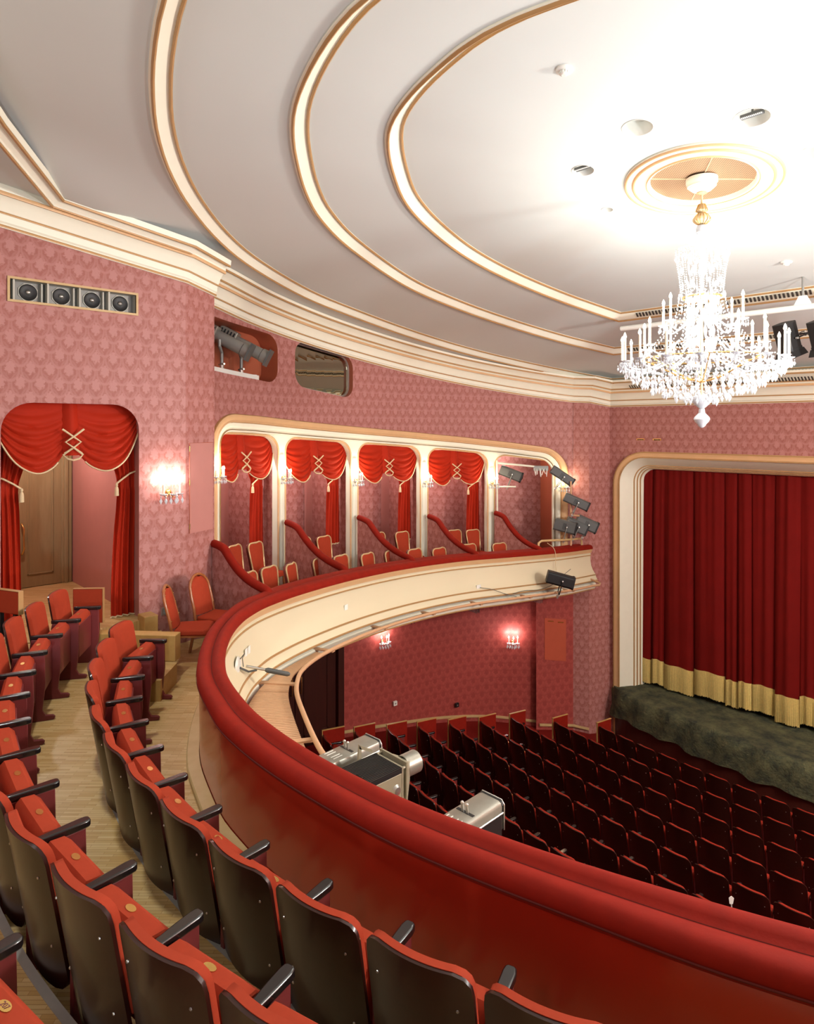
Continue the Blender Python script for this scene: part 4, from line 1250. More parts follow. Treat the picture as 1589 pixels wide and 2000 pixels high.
# ------------------------------------------------------------------ swags, drapes and cords
def swag(root_loc, rz, w, ztop, depth, label, group):
    t = thing('curtain_swag', label, 'curtain', root_loc, rz, group)
    dcv = spline([(0.0, 0.24), (0.12, 0.55), (0.32, 0.86), (0.58, 1.0), (0.82, 0.93), (1.0, 0.74)], 5)
    jw = w * 0.085
    mb = MB(); mid = MB()
    for sgn in (-1, 1):
        rows = []; edge = []
        NT_ = 44
        for j in range(NT_ + 1):
            q = j / NT_
            row = []
            for s, d in dcv:
                x = sgn * (w + (jw - w) * s)
                sp = math.sin(math.pi * min(1, max(0, s)))
                amp = 0.034 * w * (0.25 + 0.75 * sp) * min(1, q * 2.5)
                y = -0.04 - 0.10 * w * q * (0.5 + sp) - amp * abs(math.sin(math.pi * (6.5 * q ** 1.2) + 0.35 * sgn + s)) * 1.5
                z = ztop - depth * (q * d + 0.05 * (1 - q) * s * (1 - s))
                row.append((x, y, z))
            rows.append(row)
        mb.grid(rows)
        edge = [(x, y - 0.008, z) for x, y, z in rows[-1]]
        mid.tube(edge[:-3], 0.009 * w + 0.003, 6)
    rows = []
    for j in range(9):
        q = j / 8
        rows.append([(x * jw * 1.35, -0.05 - 0.10 * w * q - 0.03 * w * math.cos(x * 3.1) - (0.02 if abs(x) < 1 else 0), ztop - depth * q * 0.77) for x in (-1.0, -0.75, -0.5, -0.25, 0.0, 0.25, 0.5, 0.75, 1.0)])
    mb.grid(rows)
    obj('cloth', mb, M['drape'], t, smooth=70)
    obj('trim_cord', mid, M['rope'], t, smooth=60, label='cream cord along the scalloped hem')
    mb = MB(); yq = -0.05 - 0.16 * w
    zz = [0.40, 0.50, 0.58, 0.66, 0.74, 0.82]
    for sgn in (-1, 1):
        pts = []
        for k, q in enumerate(zz):
            a = (1.5, 0.1, -1.1, 0.0, 1.2, 0.0)[k] if k not in () else 0
            pts.append((sgn * jw * a * 1.1, yq - 0.004 * sgn - 0.012 * (k % 2), ztop - depth * q))
        mb.tube(pts[:-1], 0.011 * w + 0.003, 6)
    bow = [(-jw * 1.5, yq, ztop - depth * 0.76), (-jw * 0.9, yq - 0.01, ztop - depth * 0.815), (0, yq - 0.015, ztop - depth * 0.835), (jw * 0.9, yq - 0.01, ztop - depth * 0.815), (jw * 1.5, yq, ztop - depth * 0.76), (0, yq - 0.012, ztop - depth * 0.66)]
    mb.tube(bow, 0.012 * w + 0.003, 6, closed=True)
    obj('crossed_cord', mb, M['rope'], t, smooth=60, label='cream cord criss-crossed over the centre')
    return t
def drape(root_loc, rz, side, w, ztop, zbot, ztie, wt, wm, wb, label, group, cord=True, y0=0.04):
    """side -1 left, +1 right of the opening; wt, wm, wb = width at top, tie and bottom."""
    t = thing('door_drape' if 'door' in label else 'box_drape', label, 'curtain', root_loc, rz, group)
    prof = spline([(0.0, wt * 1.0), (0.3, wt * 0.95), (0.75, wm * 1.2), (1.0, wm), (1.35, wm * 1.04), (1.8, wm + (wb - wm) * 0.55), (2.5, wb * 0.98), (3.0, wb)], 5)
    def zat(q): return ztop + (ztie - ztop) * q if q <= 1 else ztie + (zbot - ztie) * (q - 1) / 2
    NP = 46; rows = []
    for q, ww in prof:
        row = []
        for k in range(NP + 1):
            f = k / NP
            x = side * (w + 0.03 - ww * f - 0.02 * f)
            pinch = 0.45 if abs(q - 1) < 0.12 else 1.0
            y = y0 + 0.028 * pinch * math.sin(f * math.pi * 9 + 0.4 * math.sin(q * 2)) + 0.012 * math.sin(f * 21 + q)
            row.append((x, y, zat(q)))
        rows.append(row)
    mb = MB(); mb.grid(rows)
    if cord or wb > 0.2:
        hem = MB(); hem.tube([(x, y - 0.005, z + 0.005) for x, y, z in rows[-1]], 0.012, 5)
    cl = obj('cloth', mb, M['drape'], t, smooth=70)
    if cord or wb > 0.2: obj('hem_cord', hem, M['rope'], t, smooth=60, label='pale corded hem')
    xi = side * (w - wm)
    if cord:
        mb = MB(); mb.tube([(side * (w + 0.03), y0 - 0.05, ztie + 0.16), (side * (w - wm * 0.35), y0 - 0.06, ztie + 0.12), (side * (w - wm * 0.75), y0 - 0.06, ztie + 0.05), (xi - side * 0.01, y0 - 0.05, ztie - 0.01)], 0.013, 6)
        obj('tie_cord', mb, M['rope'], t, smooth=60)
        c = (xi - side * 0.012, y0 - 0.06, ztie - 0.02)
        mb = MB(); mb.lathe([(0.0, 0.02), (0.016, 0.012), (0.02, -0.01), (0.012, -0.025), (0.022, -0.04), (0.027, -0.07), (0.03, -0.15), (0.0, -0.15)], c, 10)
        obj('tassel', mb, M['rope'], t, smooth=50)
    return t
DC = (XL - 0.20, 2.645, 0.0)
swag((XL - 0.24, 2.645, 0.0), R(90), 0.90, 0.34, 0.90, 'red velvet swag with crossed cream cord over the oak door', 'door curtains')
drape(DC, R(90), -1, 0.84, 0.20, -2.54, -0.74, 0.48, 0.28, 0.32, 'red door drape tied back at the left of the oak door', 'door curtains')
drape(DC, R(90), 1, 0.84, 0.20, -2.54, -0.74, 0.40, 0.25, 0.33, 'red door drape tied back at the right of the oak door', 'door curtains')
for i, (a, b) in enumerate(OPEN[:4]):
    yc_ = (a + b) / 2; p = W3(yc_, 0, -0.30); rz = wall_rz(yc_); s0 = S(yc_)
    hw = math.dist(W3(a, 0, -0.3)[:2], W3(b, 0, -0.3)[:2]) / 2
    o = ordinal(i + 1)
    swag((p[0], p[1], s0), rz, hw + 0.05, -0.30, 0.84, 'small red swag with crossed cord at the top of the %s box' % o, 'swags over the boxes')
    q = W3(yc_, 0, -0.42)
    drape((q[0], q[1], s0), rz, 1, hw + 0.02, -0.35, -2.55, -1.25, 0.42, 0.33, 0.38, 'red box drape tied back at the right of the %s box' % o, 'drapes in the boxes')
    drape((q[0], q[1], s0), rz, -1, hw + 0.02, -0.35, -2.55, -1.25, 0.42, 0.26, 0.27, 'narrow red box drape at the left of the %s box' % o, 'drapes in the boxes', cord=False)

# ------------------------------------------------------------------ stage curtain
t = thing('stage_curtain', 'closed dark red stage curtain hanging in deep folds with a gold fringe', 'curtain', (0, YS + 0.72, 0))
rnd = random.Random(11)
xs = []; x = -8.75; brk = [x]
while x < 2.3:
    x += rnd.choice((0.38, 0.5, 0.62, 0.72, 0.3)); brk.append(x)
def fold(x):
    for a, b in zip(brk[:-1], brk[1:]):
        if a <= x < b:
            f = (x - a) / (b - a)
            return -0.16 * (math.sin(math.pi * f) ** 0.45) * (0.7 + 0.3 * math.sin(a * 7)) - 0.018 * math.sin(f * 11 + a), f, a
    return 0.0, 0.0, 0.0
NX = 620
X = [-8.75 + 10.9 * k / NX for k in range(NX + 1)]
def hem(x):
    y, f, a = fold(x)
    return -5.84 + 0.04 * math.sin(a * 5.1) + 0.05 * math.sin(math.pi * f)
zs = [-0.6, -1.2, -2.0, -3.0, -4.0, -5.0]
mb = MB(); rows = []
for j, z in enumerate(zs + [None]):
    q = j / 6
    rows.append([(x + 0.03 * math.sin(x * 1.7) * q, fold(x)[0] * (0.55 + 0.55 * q) + 0.012 * math.sin(x * 40) * (1 - q), hem(x) if z is None else z) for x in X])
mb.grid(rows)
obj('curtain_cloth', mb, M['stage_red'], t, smooth=80)
mb = MB(); rows = []
NF = 1300; XF = [-8.75 + 10.9 * k / NF for k in range(NF + 1)]
for j in range(4):
    q = j / 3
    row = []
    for k, x in enumerate(XF):
        y, f, a = fold(x)
        rag = (rnd.random() - 0.5) * 0.03 if j == 3 else 0
        row.append((x + 0.03 * math.sin(x * 1.7) + 0.004 * q * math.sin(k * 1.3), y * 1.12 - 0.012 + (0.006 + 0.006 * q) * (1 if k % 2 else -1), hem(x) + 0.02 - 0.60 * q + rag))
    rows.append(row)
mb.grid(rows)
obj('fringe', mb, M['fringe'], t, smooth=20, label='deep gold bullion fringe')

# ------------------------------------------------------------------ chandelier
def flame(mb, c, h=0.055, r=0.014):
    mb.lathe([(0.0, 0.0), (r * 0.8, h * 0.12), (r, h * 0.35), (r * 0.6, h * 0.7), (0.0, h)], c, 8)
zt0 = P0(*ROSE)
CHZ = zt0
t = thing('chandelier', 'large crystal chandelier with lit candles hanging from the ceiling rose', 'chandelier', (ROSE[0], ROSE[1], 0))
ch = t
mb = MB(); mb.lathe([(0.165, CHZ + 0.02), (0.165, CHZ - 0.03), (0.15, CHZ - 0.05), (0.15, CHZ - 0.07), (0.10, CHZ - 0.115), (0.05, CHZ - 0.135), (0.0, CHZ - 0.135)], n=36)
cp = obj('canopy', mb, M['cream'], t, smooth=40)
mb = MB(); mb.lathe([(0.135, CHZ - 0.062), (0.145, CHZ - 0.07), (0.135, CHZ - 0.085), (0.12, CHZ - 0.08)], n=36); mb.lathe([(0.05, CHZ - 0.13), (0.055, CHZ - 0.145), (0.03, CHZ - 0.16), (0.0, CHZ - 0.16)], n=20)
obj('gold_ring', mb, M['peach'], cp, smooth=50)
mb = MB(); mb.lathe([(0.012, CHZ - 0.15), (0.012, CHZ - 0.26), (0.03, CHZ - 0.265), (0.035, CHZ - 0.29), (0.05, CHZ - 0.31), (0.06, CHZ - 0.335), (0.045, CHZ - 0.355), (0.03, CHZ - 0.36), (0.062, CHZ - 0.385), (0.088, CHZ - 0.42), (0.085, CHZ - 0.45), (0.05, CHZ - 0.48), (0.02, CHZ - 0.49), (0.012, CHZ - 0.50), (0.012, 0.35)], n=20)
st = obj('stem', mb, M['rope'], t, smooth=50, label='ribbed brass and glass stem')
mb = MB()
for k in range(14):
    a = 2 * math.pi * k / 14; c, s_ = math.cos(a), math.sin(a)
    mb.tube([(r * c, r * s_, CHZ + z) for r, z in ((0.034, -0.265), (0.054, -0.31), (0.064, -0.335), (0.035, -0.36), (0.068, -0.39), (0.092, -0.425), (0.089, -0.45), (0.054, -0.48), (0.02, -0.492))], 0.0035, 5)
obj('ribs', mb, M['brass'], st, smooth=60)
mb = MB(); mb.lathe([(0.0, 2.235), (0.05, 2.23), (0.06, 2.20), (0.055, 2.16), (0.025, 2.13), (0.0, 2.125)], n=16)
obj('glass_bulb', mb, M['crystal'], t, smooth=60)
rnd = random.Random(5)
mb = MB(); chains = MB()
def drop(mb, x, y, z, s=1.0):
    mb.octa((x, y, z), 0.010 * s, 0.012 * s); mb.octa((x, y, z - 0.045 * s), 0.017 * s, 0.034 * s, 0.008 * s)
def chain(pts, n, r):
    for q in resample(pts, n): chains.octa(q, r, r)
RC = [(0.10, 2.14), (0.27, 1.97), (0.30, 1.50), (0.30, 1.15), (0.48, 1.02)]
for k in range(20):
    a = 2 * math.pi * k / 20; c, s_ = math.cos(a), math.sin(a)
    chain([(0.05 * c, 0.05 * s_, 2.18), (0.13 * c, 0.13 * s_, 2.02), (0.27 * c, 0.27 * s_, 1.97)], 12, 0.010)
    drop(mb, 0.27 * c, 0.27 * s_, 1.94, 1.1)
    chain([(0.27 * c, 0.27 * s_, 1.90), (0.24 * c, 0.24 * s_, 1.72), (0.22 * c, 0.22 * s_, 1.52)], 16, 0.009)
    for j in range(5):
        rr = 0.10 + 0.14 * rnd.random()
        mb.octa((rr * c, rr * s_, 1.9 - 0.15 * j), 0.014, 0.05)
for k in range(16):
    a = 2 * math.pi * (k + 0.5) / 16; c, s_ = math.cos(a), math.sin(a)
    chain([(0.22 * c, 0.22 * s_, 1.52), (0.27 * c, 0.27 * s_, 1.25), (0.42 * c, 0.42 * s_, 1.02), (0.62 * c, 0.62 * s_, 0.80)], 22, 0.010)
    chain([(0.16 * c, 0.16 * s_, 1.5), (0.20 * c, 0.20 * s_, 1.0), (0.30 * c, 0.30 * s_, 0.62)], 20, 0.012)
    for j in range(7): mb.octa(((0.08 + 0.10 * rnd.random()) * c, (0.08 + 0.10 * rnd.random()) * s_, 1.42 - 0.12 * j), 0.016, 0.06)
# hanging fringe of drops: outer wreath, then inverted tent towards the finial
for rr, zz, n, sc in ((0.86, 0.70, 60, 1.0), (0.80, 0.64, 56, 1.2), (0.72, 0.58, 50, 1.2), (0.62, 0.52, 44, 1.2), (0.52, 0.46, 38, 1.2), (0.40, 0.41, 30, 1.1), (0.28, 0.37, 24, 1.1), (0.16, 0.33, 16, 1.1)):
    for k in range(n):
        a = 2 * math.pi * (k + 0.4 * rnd.random()) / n
        drop(mb, rr * math.cos(a), rr * math.sin(a), zz + 0.03 * rnd.random(), sc * (0.8 + 0.5 * rnd.random()))
obj('crystal_pendants', mb, M['crystal'], t, kind='stuff')
for rr in (0.84, 0.60, 0.36):
    chain([(rr * math.cos(2 * math.pi * k / 48), rr * math.sin(2 * math.pi * k / 48), 0.40 + 0.40 * rr + 0.012 * math.cos(k * math.pi)) for k in range(49)], int(150 * rr), 0.010)
obj('crystal_chains', chains, M['crystal'], t, kind='stuff')
mb = MB(); mb.lathe([(0.03, 0.36), (0.12, 0.34), (0.10, 0.28), (0.05, 0.23), (0.025, 0.21)], n=20)
obj('glass_bowl', mb, M['crystal'], t, smooth=40)
mb = MB(); mb.lathe([(0.0, 0.215), (0.03, 0.205), (0.035, 0.16), (0.05, 0.145), (0.078, 0.115), (0.085, 0.09), (0.07, 0.06), (0.045, 0.035), (0.04, 0.02), (0.018, 0.0), (0.0, -0.005)], n=16)
obj('finial', mb, M['crystal'], t, smooth=30, label='cut glass finial')
mb = MB(); mb.lathe([(0.20, 1.45), (0.215, 1.44), (0.20, 1.43), (0.185, 1.44), (0.20, 1.45)], n=24)
obj('upper_hoop', mb, M['brass'], t, smooth=60)
mb = MB(); mb.lathe([(0.62, 0.775), (0.64, 0.765), (0.62, 0.755), (0.60, 0.765), (0.62, 0.775)], n=40)
for k in range(6):
    a = 2 * math.pi * k / 6; mb.tube([(0.62 * math.cos(a), 0.62 * math.sin(a), 0.765), (0.2 * math.cos(a), 0.2 * math.sin(a), 0.55), (0, 0, 0.5)], 0.008, 5)
obj('frame_hoop', mb, M['brass'], t, smooth=60)
TIERS = [(16, 0.84, 0.735, 0.25, 0.0), (8, 0.62, 0.90, 0.24, 0.2), (6, 0.42, 1.16, 0.24, 0.1)]
bulb_me = None
tier_lamps = []
for n, rr, zb, hc, ph in TIERS:
    for k in range(n):
        a = 2 * math.pi * k / n + ph; c, s_ = math.cos(a), math.sin(a)
        mb = MB(); r0 = 0.2 if rr < 0.5 else 0.45
        mb.tube(spline([(r0 * c * 0.6, r0 * s_ * 0.6, zb + 0.06), (rr * 0.72 * c, rr * 0.72 * s_, zb - 0.09), (rr * 0.95 * c, rr * 0.95 * s_, zb - 0.06), (rr * c, rr * s_, zb)], 4), 0.010, 6)
        ar = obj('arm', mb, M['crystal'], t, smooth=60)
        mb = MB(); mb.lathe([(0.012, -0.02), (0.05, -0.004), (0.06, 0.006), (0.03, 0.004), (0.0, 0.006)], (rr * c, rr * s_, zb), 12)
        for q in range(5):
            aa = a + q * 1.256; drop(mb, rr * c + 0.05 * math.cos(aa), rr * s_ + 0.05 * math.sin(aa), zb - 0.025, 0.8)
        obj('drip_dish', mb, M['crystal'], ar)
        mb = MB(); mb.lathe([(0.0, 0.0), (0.014, 0.0), (0.013, hc), (0.0, hc)], (rr * c, rr * s_, zb), 8)
        cd = obj('candle', mb, M['candle'], t, smooth=40)
        mb = MB(); flame(mb, (rr * c, rr * s_, zb + hc), 0.07, 0.018)
        obj('bulb', mb, M['bulb'], cd, smooth=60)
        if n != 6 and k % 2 == 0: tier_lamps.append((rr * c, rr * s_, zb + hc + 0.085))
for k in range(12):        # fill for the upper candles, added among the crown's crystals to brighten them
    a = k * 2.4; lamp('candle_and_fill_light', (0.15 * math.cos(a), 0.15 * math.sin(a), 0.75 + 0.105 * k), 4.0, WARM, 0.02, t)
for k in range(10):  # added fill among the hanging drops, no candles stand here
    a = k * 0.628; lamp('candle_and_fill_light', (0.66 * math.cos(a), 0.66 * math.sin(a), 0.70), 3.0, WARM, 0.02, t)
for q in tier_lamps:
    lamp('candle_and_fill_light', q, CHANDELIER_W / len(tier_lamps), WARM, 0.03, t)

# ------------------------------------------------------------------ wall sconces
def sconce(loc, rz, label, group, sc=1.0, watts=SCONCE_W, col=(1.0, 0.84, 0.58)):
    """Local -Y faces the room; three candles with crystal drops."""
    t = thing('wall_sconce', label, 'lamp', loc, rz, group)
    mb = MB(); mb.lathe([(0.0, -0.03), (0.03, -0.025), (0.04, -0.01), (0.045, 0.0)], (0, 0, -0.13 * sc), 14, 'y')
    obj('backplate', mb, M['brass'], t, smooth=50)
    for x, y in ((-0.10 * sc, -0.10 * sc), (0.0, -0.15 * sc), (0.10 * sc, -0.10 * sc)):
        mb = MB(); mb.tube(spline([(0, -0.02, -0.13 * sc), (x * 0.5, y * 0.6, -0.19 * sc), (x, y, -0.15 * sc)], 4), 0.006, 6)
        ar = obj('arm', mb, M['brass'], t, smooth=60)
        mb = MB(); mb.lathe([(0.01, -0.015), (0.045 * sc, 0.0), (0.05 * sc, 0.012), (0.0, 0.004)], (x, y, -0.15 * sc), 10)
        for q in range(4):
            a = q * 1.57 + 0.4; drop(mb, x + 0.04 * math.cos(a) * sc, y + 0.04 * math.sin(a) * sc, -0.175 * sc, 1.1 * sc)
        obj('crystal_dish', mb, M['crystal'], ar)
        mb = MB(); mb.lathe([(0.0, 0.0), (0.012 * sc, 0.0), (0.011 * sc, 0.12 * sc), (0.0, 0.12 * sc)], (x, y, -0.15 * sc), 8)
        cd = obj('candle', mb, M['candle'], t)
        mb = MB(); flame(mb, (x, y, -0.03 * sc), 0.06 * sc, 0.016 * sc)
        obj('bulb', mb, M['bulb'], cd, smooth=60)
        lamp('candle_and_fill_light', (x, y, 0.05 * sc), watts / 3, col, 0.02, t)
    return t
sconce((XL + 0.001, 3.85, -0.74), R(90), 'three-candle crystal wall sconce beside the door curtain', 'crystal wall sconces', 1.15, 16, (1.0, 0.86, 0.80))
for i, (y, dz) in enumerate(((5.10, -0.90), (6.865, -0.95), (8.785, -0.98), (10.74, -0.97), (12.555, -0.90), (14.24, -0.80))):
    q = W3(y, S(y) + dz, -0.06 if 0 < i < 5 else 0.0)
    lab = ['crystal sconce on the arcade frame left of the first box', 'crystal sconce on the column between the first and second boxes', 'crystal sconce on the column between the second and third boxes',
           'crystal sconce on the column between the third and fourth boxes', 'crystal sconce on the column left of the lighting box', 'crystal sconce on the right end of the arcade, behind a grey spotlight'][i]
    sconce(q, wall_rz(y), lab, 'crystal wall sconces', 1.0, 17)
sconce((-11.47, 9.92, -4.72), R(90), 'crystal sconce on the stalls wall nearer the dark double doors', 'sconces on the stalls wall', 1.1, 14, (1.0, 0.90, 0.88))
sconce((-10.40, 13.32, -5.22), R(45), 'crystal sconce on the stalls wall nearer the stage', 'sconces on the stalls wall', 1.1, 14, (1.0, 0.90, 0.88))

# ------------------------------------------------------------------ vestibule and door behind the swag
def quad(name, pts, mat, uv=None, parent=None, kind='structure'):
    mb = MB(); mb.add(pts, [(0, 1, 2, 3)])
    return obj(name, mb, mat, parent, uvmap=uv, kind=kind, fixn=False)
XV = -11.9
quad('wall_vestibule', [(XL, 3.47, -2.56), (XV, 3.47, -2.56), (XV, 3.47, 0.5), (XL, 3.47, 0.5)], M['plain_pink'])
quad('wall_vestibule', [(XL, 1.70, -2.56), (XV, 1.70, -2.56), (XV, 1.70, 0.5), (XL, 1.70, 0.5)], M['plain_pink'])
quad('wall_vestibule', [(XV, 1.70, -2.56), (XV, 3.47, -2.56), (XV, 3.47, 0.5), (XV, 1.70, 0.5)], M['plain_pink'])
quad('ceiling_vestibule', [(XL, 1.7, 0.5), (XL, 3.47, 0.5), (XV, 3.47, 0.5), (XV, 1.7, 0.5)], M['plain_pink'])
mb = MB(); mb.box(XV, XL + 0.12, 1.70, 3.60, -2.80, -2.55)
obj('floor_vestibule', mb, M['parquet'], kind='structure')
mb = MB(); mb.box(XV, XV + 0.07, 3.30, 3.46, -2.55, 0.1); mb.box(XV, XV + 0.09, 3.34, 3.40, -2.55, 0.1); mb.box(XV, XV + 0.07, 1.75, 3.46, -0.05, 0.12)
dr = obj('door_1', mb, M['door_oak'], kind='structure', bevel=0.01, label='brown oak door with a brass pull behind the drapes')
mb = MB(); mb.box(XV + 0.02, XV + 0.05, 2.62, 3.30, -2.54, -0.05)
lf = obj('door_leaf', mb, M['door_oak'], dr)
for z0, z1 in ((-2.35, -0.20),):
    mb = MB()
    for a, b, c, d in ((2.80, 3.18, z0, z0 + 0.025), (2.80, 3.18, z1 - 0.025, z1), (2.80, 2.825, z0, z1), (3.155, 3.18, z0, z1)): mb.box(XV + 0.05, XV + 0.065, a, b, c, d)
    obj('panel_moulding', mb, M['door_oak'], lf, bevel=0.006)
mb = MB(); mb.tube([(XV + 0.05, 2.72, -1.52), (XV + 0.11, 2.72, -1.54), (XV + 0.13, 2.74, -1.60), (XV + 0.11, 2.74, -1.74), (XV + 0.13, 2.74, -1.92), (XV + 0.11, 2.72, -1.99), (XV + 0.05, 2.72, -2.01)], 0.013, 8)
obj('pull_handle', mb, M['brass'], lf, smooth=60)
mb = MB(); mb.box(XV + 0.02, XV + 0.05, 1.80, 2.61, -2.54, -0.05)
obj('door_leaf', mb, M['door_oak'], dr)
# double doors of the stalls
mb = MB(); mb.box(-11.60, -11.44, 8.66, 8.82, -6.8, -4.2); mb.box(-11.60, -11.44, 6.3, 8.82, -4.55, -4.2)
dr = obj('door_2', mb, M['door_dark'], kind='structure', bevel=0.01, label='dark mahogany double doors of the stalls')
for y0, y1, yh in ((7.62, 8.64, 7.72), (6.58, 7.60, 7.50)):
    mb = MB(); mb.box(-11.57, -11.52, y0, y1, -6.75, -4.56)
    lf = obj('door_leaf', mb, M['door_dark'], dr)
    mb = MB(); mb.box(-11.52, -11.505, y0 + 0.2, y1 - 0.2, -6.4, -6.37); mb.box(-11.52, -11.505, y0 + 0.2, y1 - 0.2, -4.85, -4.82); mb.box(-11.52, -11.505, y0 + 0.2, y0 + 0.23, -6.4, -4.82); mb.box(-11.52, -11.505, y1 - 0.23, y1 - 0.2, -6.4, -4.82)
    obj('panel_moulding', mb, M['door_dark'], lf)
    mb = MB(); mb.tube([(-11.52, yh, -5.10), (-11.45, yh, -5.11), (-11.44, yh, -5.28), (-11.45, yh, -5.45), (-11.52, yh, -5.46)], 0.014, 8)
    obj('pull_handle', mb, M['brass'], lf, smooth=60)

# ------------------------------------------------------------------ loudspeakers sunk in the left wall
t = thing('speaker_recess', 'long pale wooden frame round the loudspeaker slot high on the wall', 'frame', (XL, 2.67, 1.64))
mb = MB()
mb.box(-0.02, 0.018, -0.765, 0.765, 0.122, 0.150); mb.box(-0.02, 0.018, -0.765, 0.765, -0.150, -0.122); mb.box(-0.02, 0.018, -0.765, -0.738, -0.122, 0.122); mb.box(-0.02, 0.018, 0.738, 0.765, -0.122, 0.122)
obj('frame', mb, M['oak_strip'], t)
mb = MB(); a = 0.738; b = 0.122
mb.add([(0, -a, -b), (0, a, -b), (0, a, b), (0, -a, b), (-0.24, -a, -b), (-0.24, a, -b), (-0.24, a, b), (-0.24, -a, b)], [(0, 4, 5, 1), (1, 5, 6, 2), (2, 6, 7, 3), (3, 7, 4, 0), (4, 7, 6, 5)])
obj('liner', mb, M['cove_grey'], t, label='grey lining of the slot')
for k, y in enumerate((2.15, 2.52, 2.885, 3.24)):
    s = thing('loudspeaker', ['leftmost dark loudspeaker cone in the wall slot', 'second loudspeaker cone from the left in the wall slot', 'third loudspeaker cone from the left in the wall slot', 'rightmost dark loudspeaker cone in the wall slot'][k], 'speaker', (XL - 0.10, y, 1.64), R(90), 'loudspeakers in the wall slot')
    mb = MB(); mb.box(-0.175, 0.175, 0.012, 0.03, -0.12, 0.12)
    obj('baffle', mb, M['grey_metal'], s)
    mb = MB(); mb.prism([(0.115 * math.cos(R(22.5 + 45 * q)), 0.115 * math.sin(R(22.5 + 45 * q))) for q in range(8)], 'y', 0.0, 0.012)
    obj('basket_rim', mb, M['cove_grey'], s)
    mb = MB(); mb.lathe([(0.10, -0.004), (0.095, -0.008), (0.088, -0.002), (0.04, -0.001), (0.0, -0.001)], (0, 0, 0), 24, 'y')
    obj('cone', mb, M['black'], s, smooth=40)
    mb = MB(); mb.lathe([(0.032, -0.002), (0.026, -0.018), (0.012, -0.028), (0.0, -0.030)], (0.0, 0, 0), 16, 'y')
    obj('dust_cap', mb, M['steel'], s, smooth=60)
    mb = MB(); mb.box(-0.185, -0.165, -0.10, 0.03, -0.12, 0.12)
    if k: mb.box(-0.24, -0.222, -0.05, 0.03, -0.115, 0.115)
    obj('side_baffle', mb, M['cove_grey'], s)

# ------------------------------------------------------------------ lights and detectors in the ceiling
for k, (x, y, r) in enumerate(DOWNLIGHTS):
    t = thing('recessed_downlight', ['round ceiling recess with a bar lamp, left of the rose', 'empty round ceiling recess left above the rose', 'round ceiling recess with a bar lamp, above the rose', 'small round ceiling recess below left of the rose', 'round ceiling recess cut by the right edge, level with the rose', 'round ceiling recess at the right edge, lower one'][k], 'ceiling light', (x, y, P0(x, y)), 0, 'round recesses in the ceiling', rot=(-math.atan(0.14), 0, 0))
    mb = MB(); mb.lathe([(r * 1.03, -0.004), (r, -0.006), (r * 0.985, 0.0), (r * 0.98, 0.14), (0.0, 0.15)], n=28)
    obj('cup', mb, M['white'], t, smooth=40)
    if k in (0, 2):
        mb = MB(); mb.prism([(-0.10, -0.028), (0.10, -0.028), (0.10, 0.028), (-0.10, 0.028)], 'z', 0.015, 0.045)
        mb.tube([(0, 0, 0.045), (0, 0, 0.14)], 0.012, 6)
        b = obj('lamp_bar', mb, M['charcoal'], t, bevel=0.008)
        mb = MB()
        for q in range(12): mb.box(-0.09 + 0.0155 * q, -0.083 + 0.0155 * q, -0.024, -0.004, 0.011, 0.0155)
        obj('lamp_row', mb, M['white'], b)
for k, (x, y) in enumerate(((-3.27, 4.90), (-3.21, 10.29))):
    t = thing('smoke_detector', ['white smoke detector on the ceiling above the rose', 'small white smoke detector on the ceiling near the stage'][k], 'detector', (x, y, P0(x, y)), 0, 'smoke detectors', rot=(-math.atan(0.14), 0, 0))
    mb = MB(); mb.lathe([(0.075, 0.0), (0.073, -0.012), (0.055, -0.02), (0.0, -0.018)], n=20)
    obj('base', mb, M['white'], t, smooth=40)
    mb = MB(); mb.lathe([(0.036, -0.018), (0.034, -0.045), (0.02, -0.055), (0.0, -0.055)], n=16)
    for q in range(10):
        a = q * 0.628; mb.box(0.037 * math.cos(a) - 0.004, 0.037 * math.cos(a) + 0.004, 0.037 * math.sin(a) - 0.004, 0.037 * math.sin(a) + 0.004, -0.04, -0.02)
    obj('sensor', mb, M['white'], t)

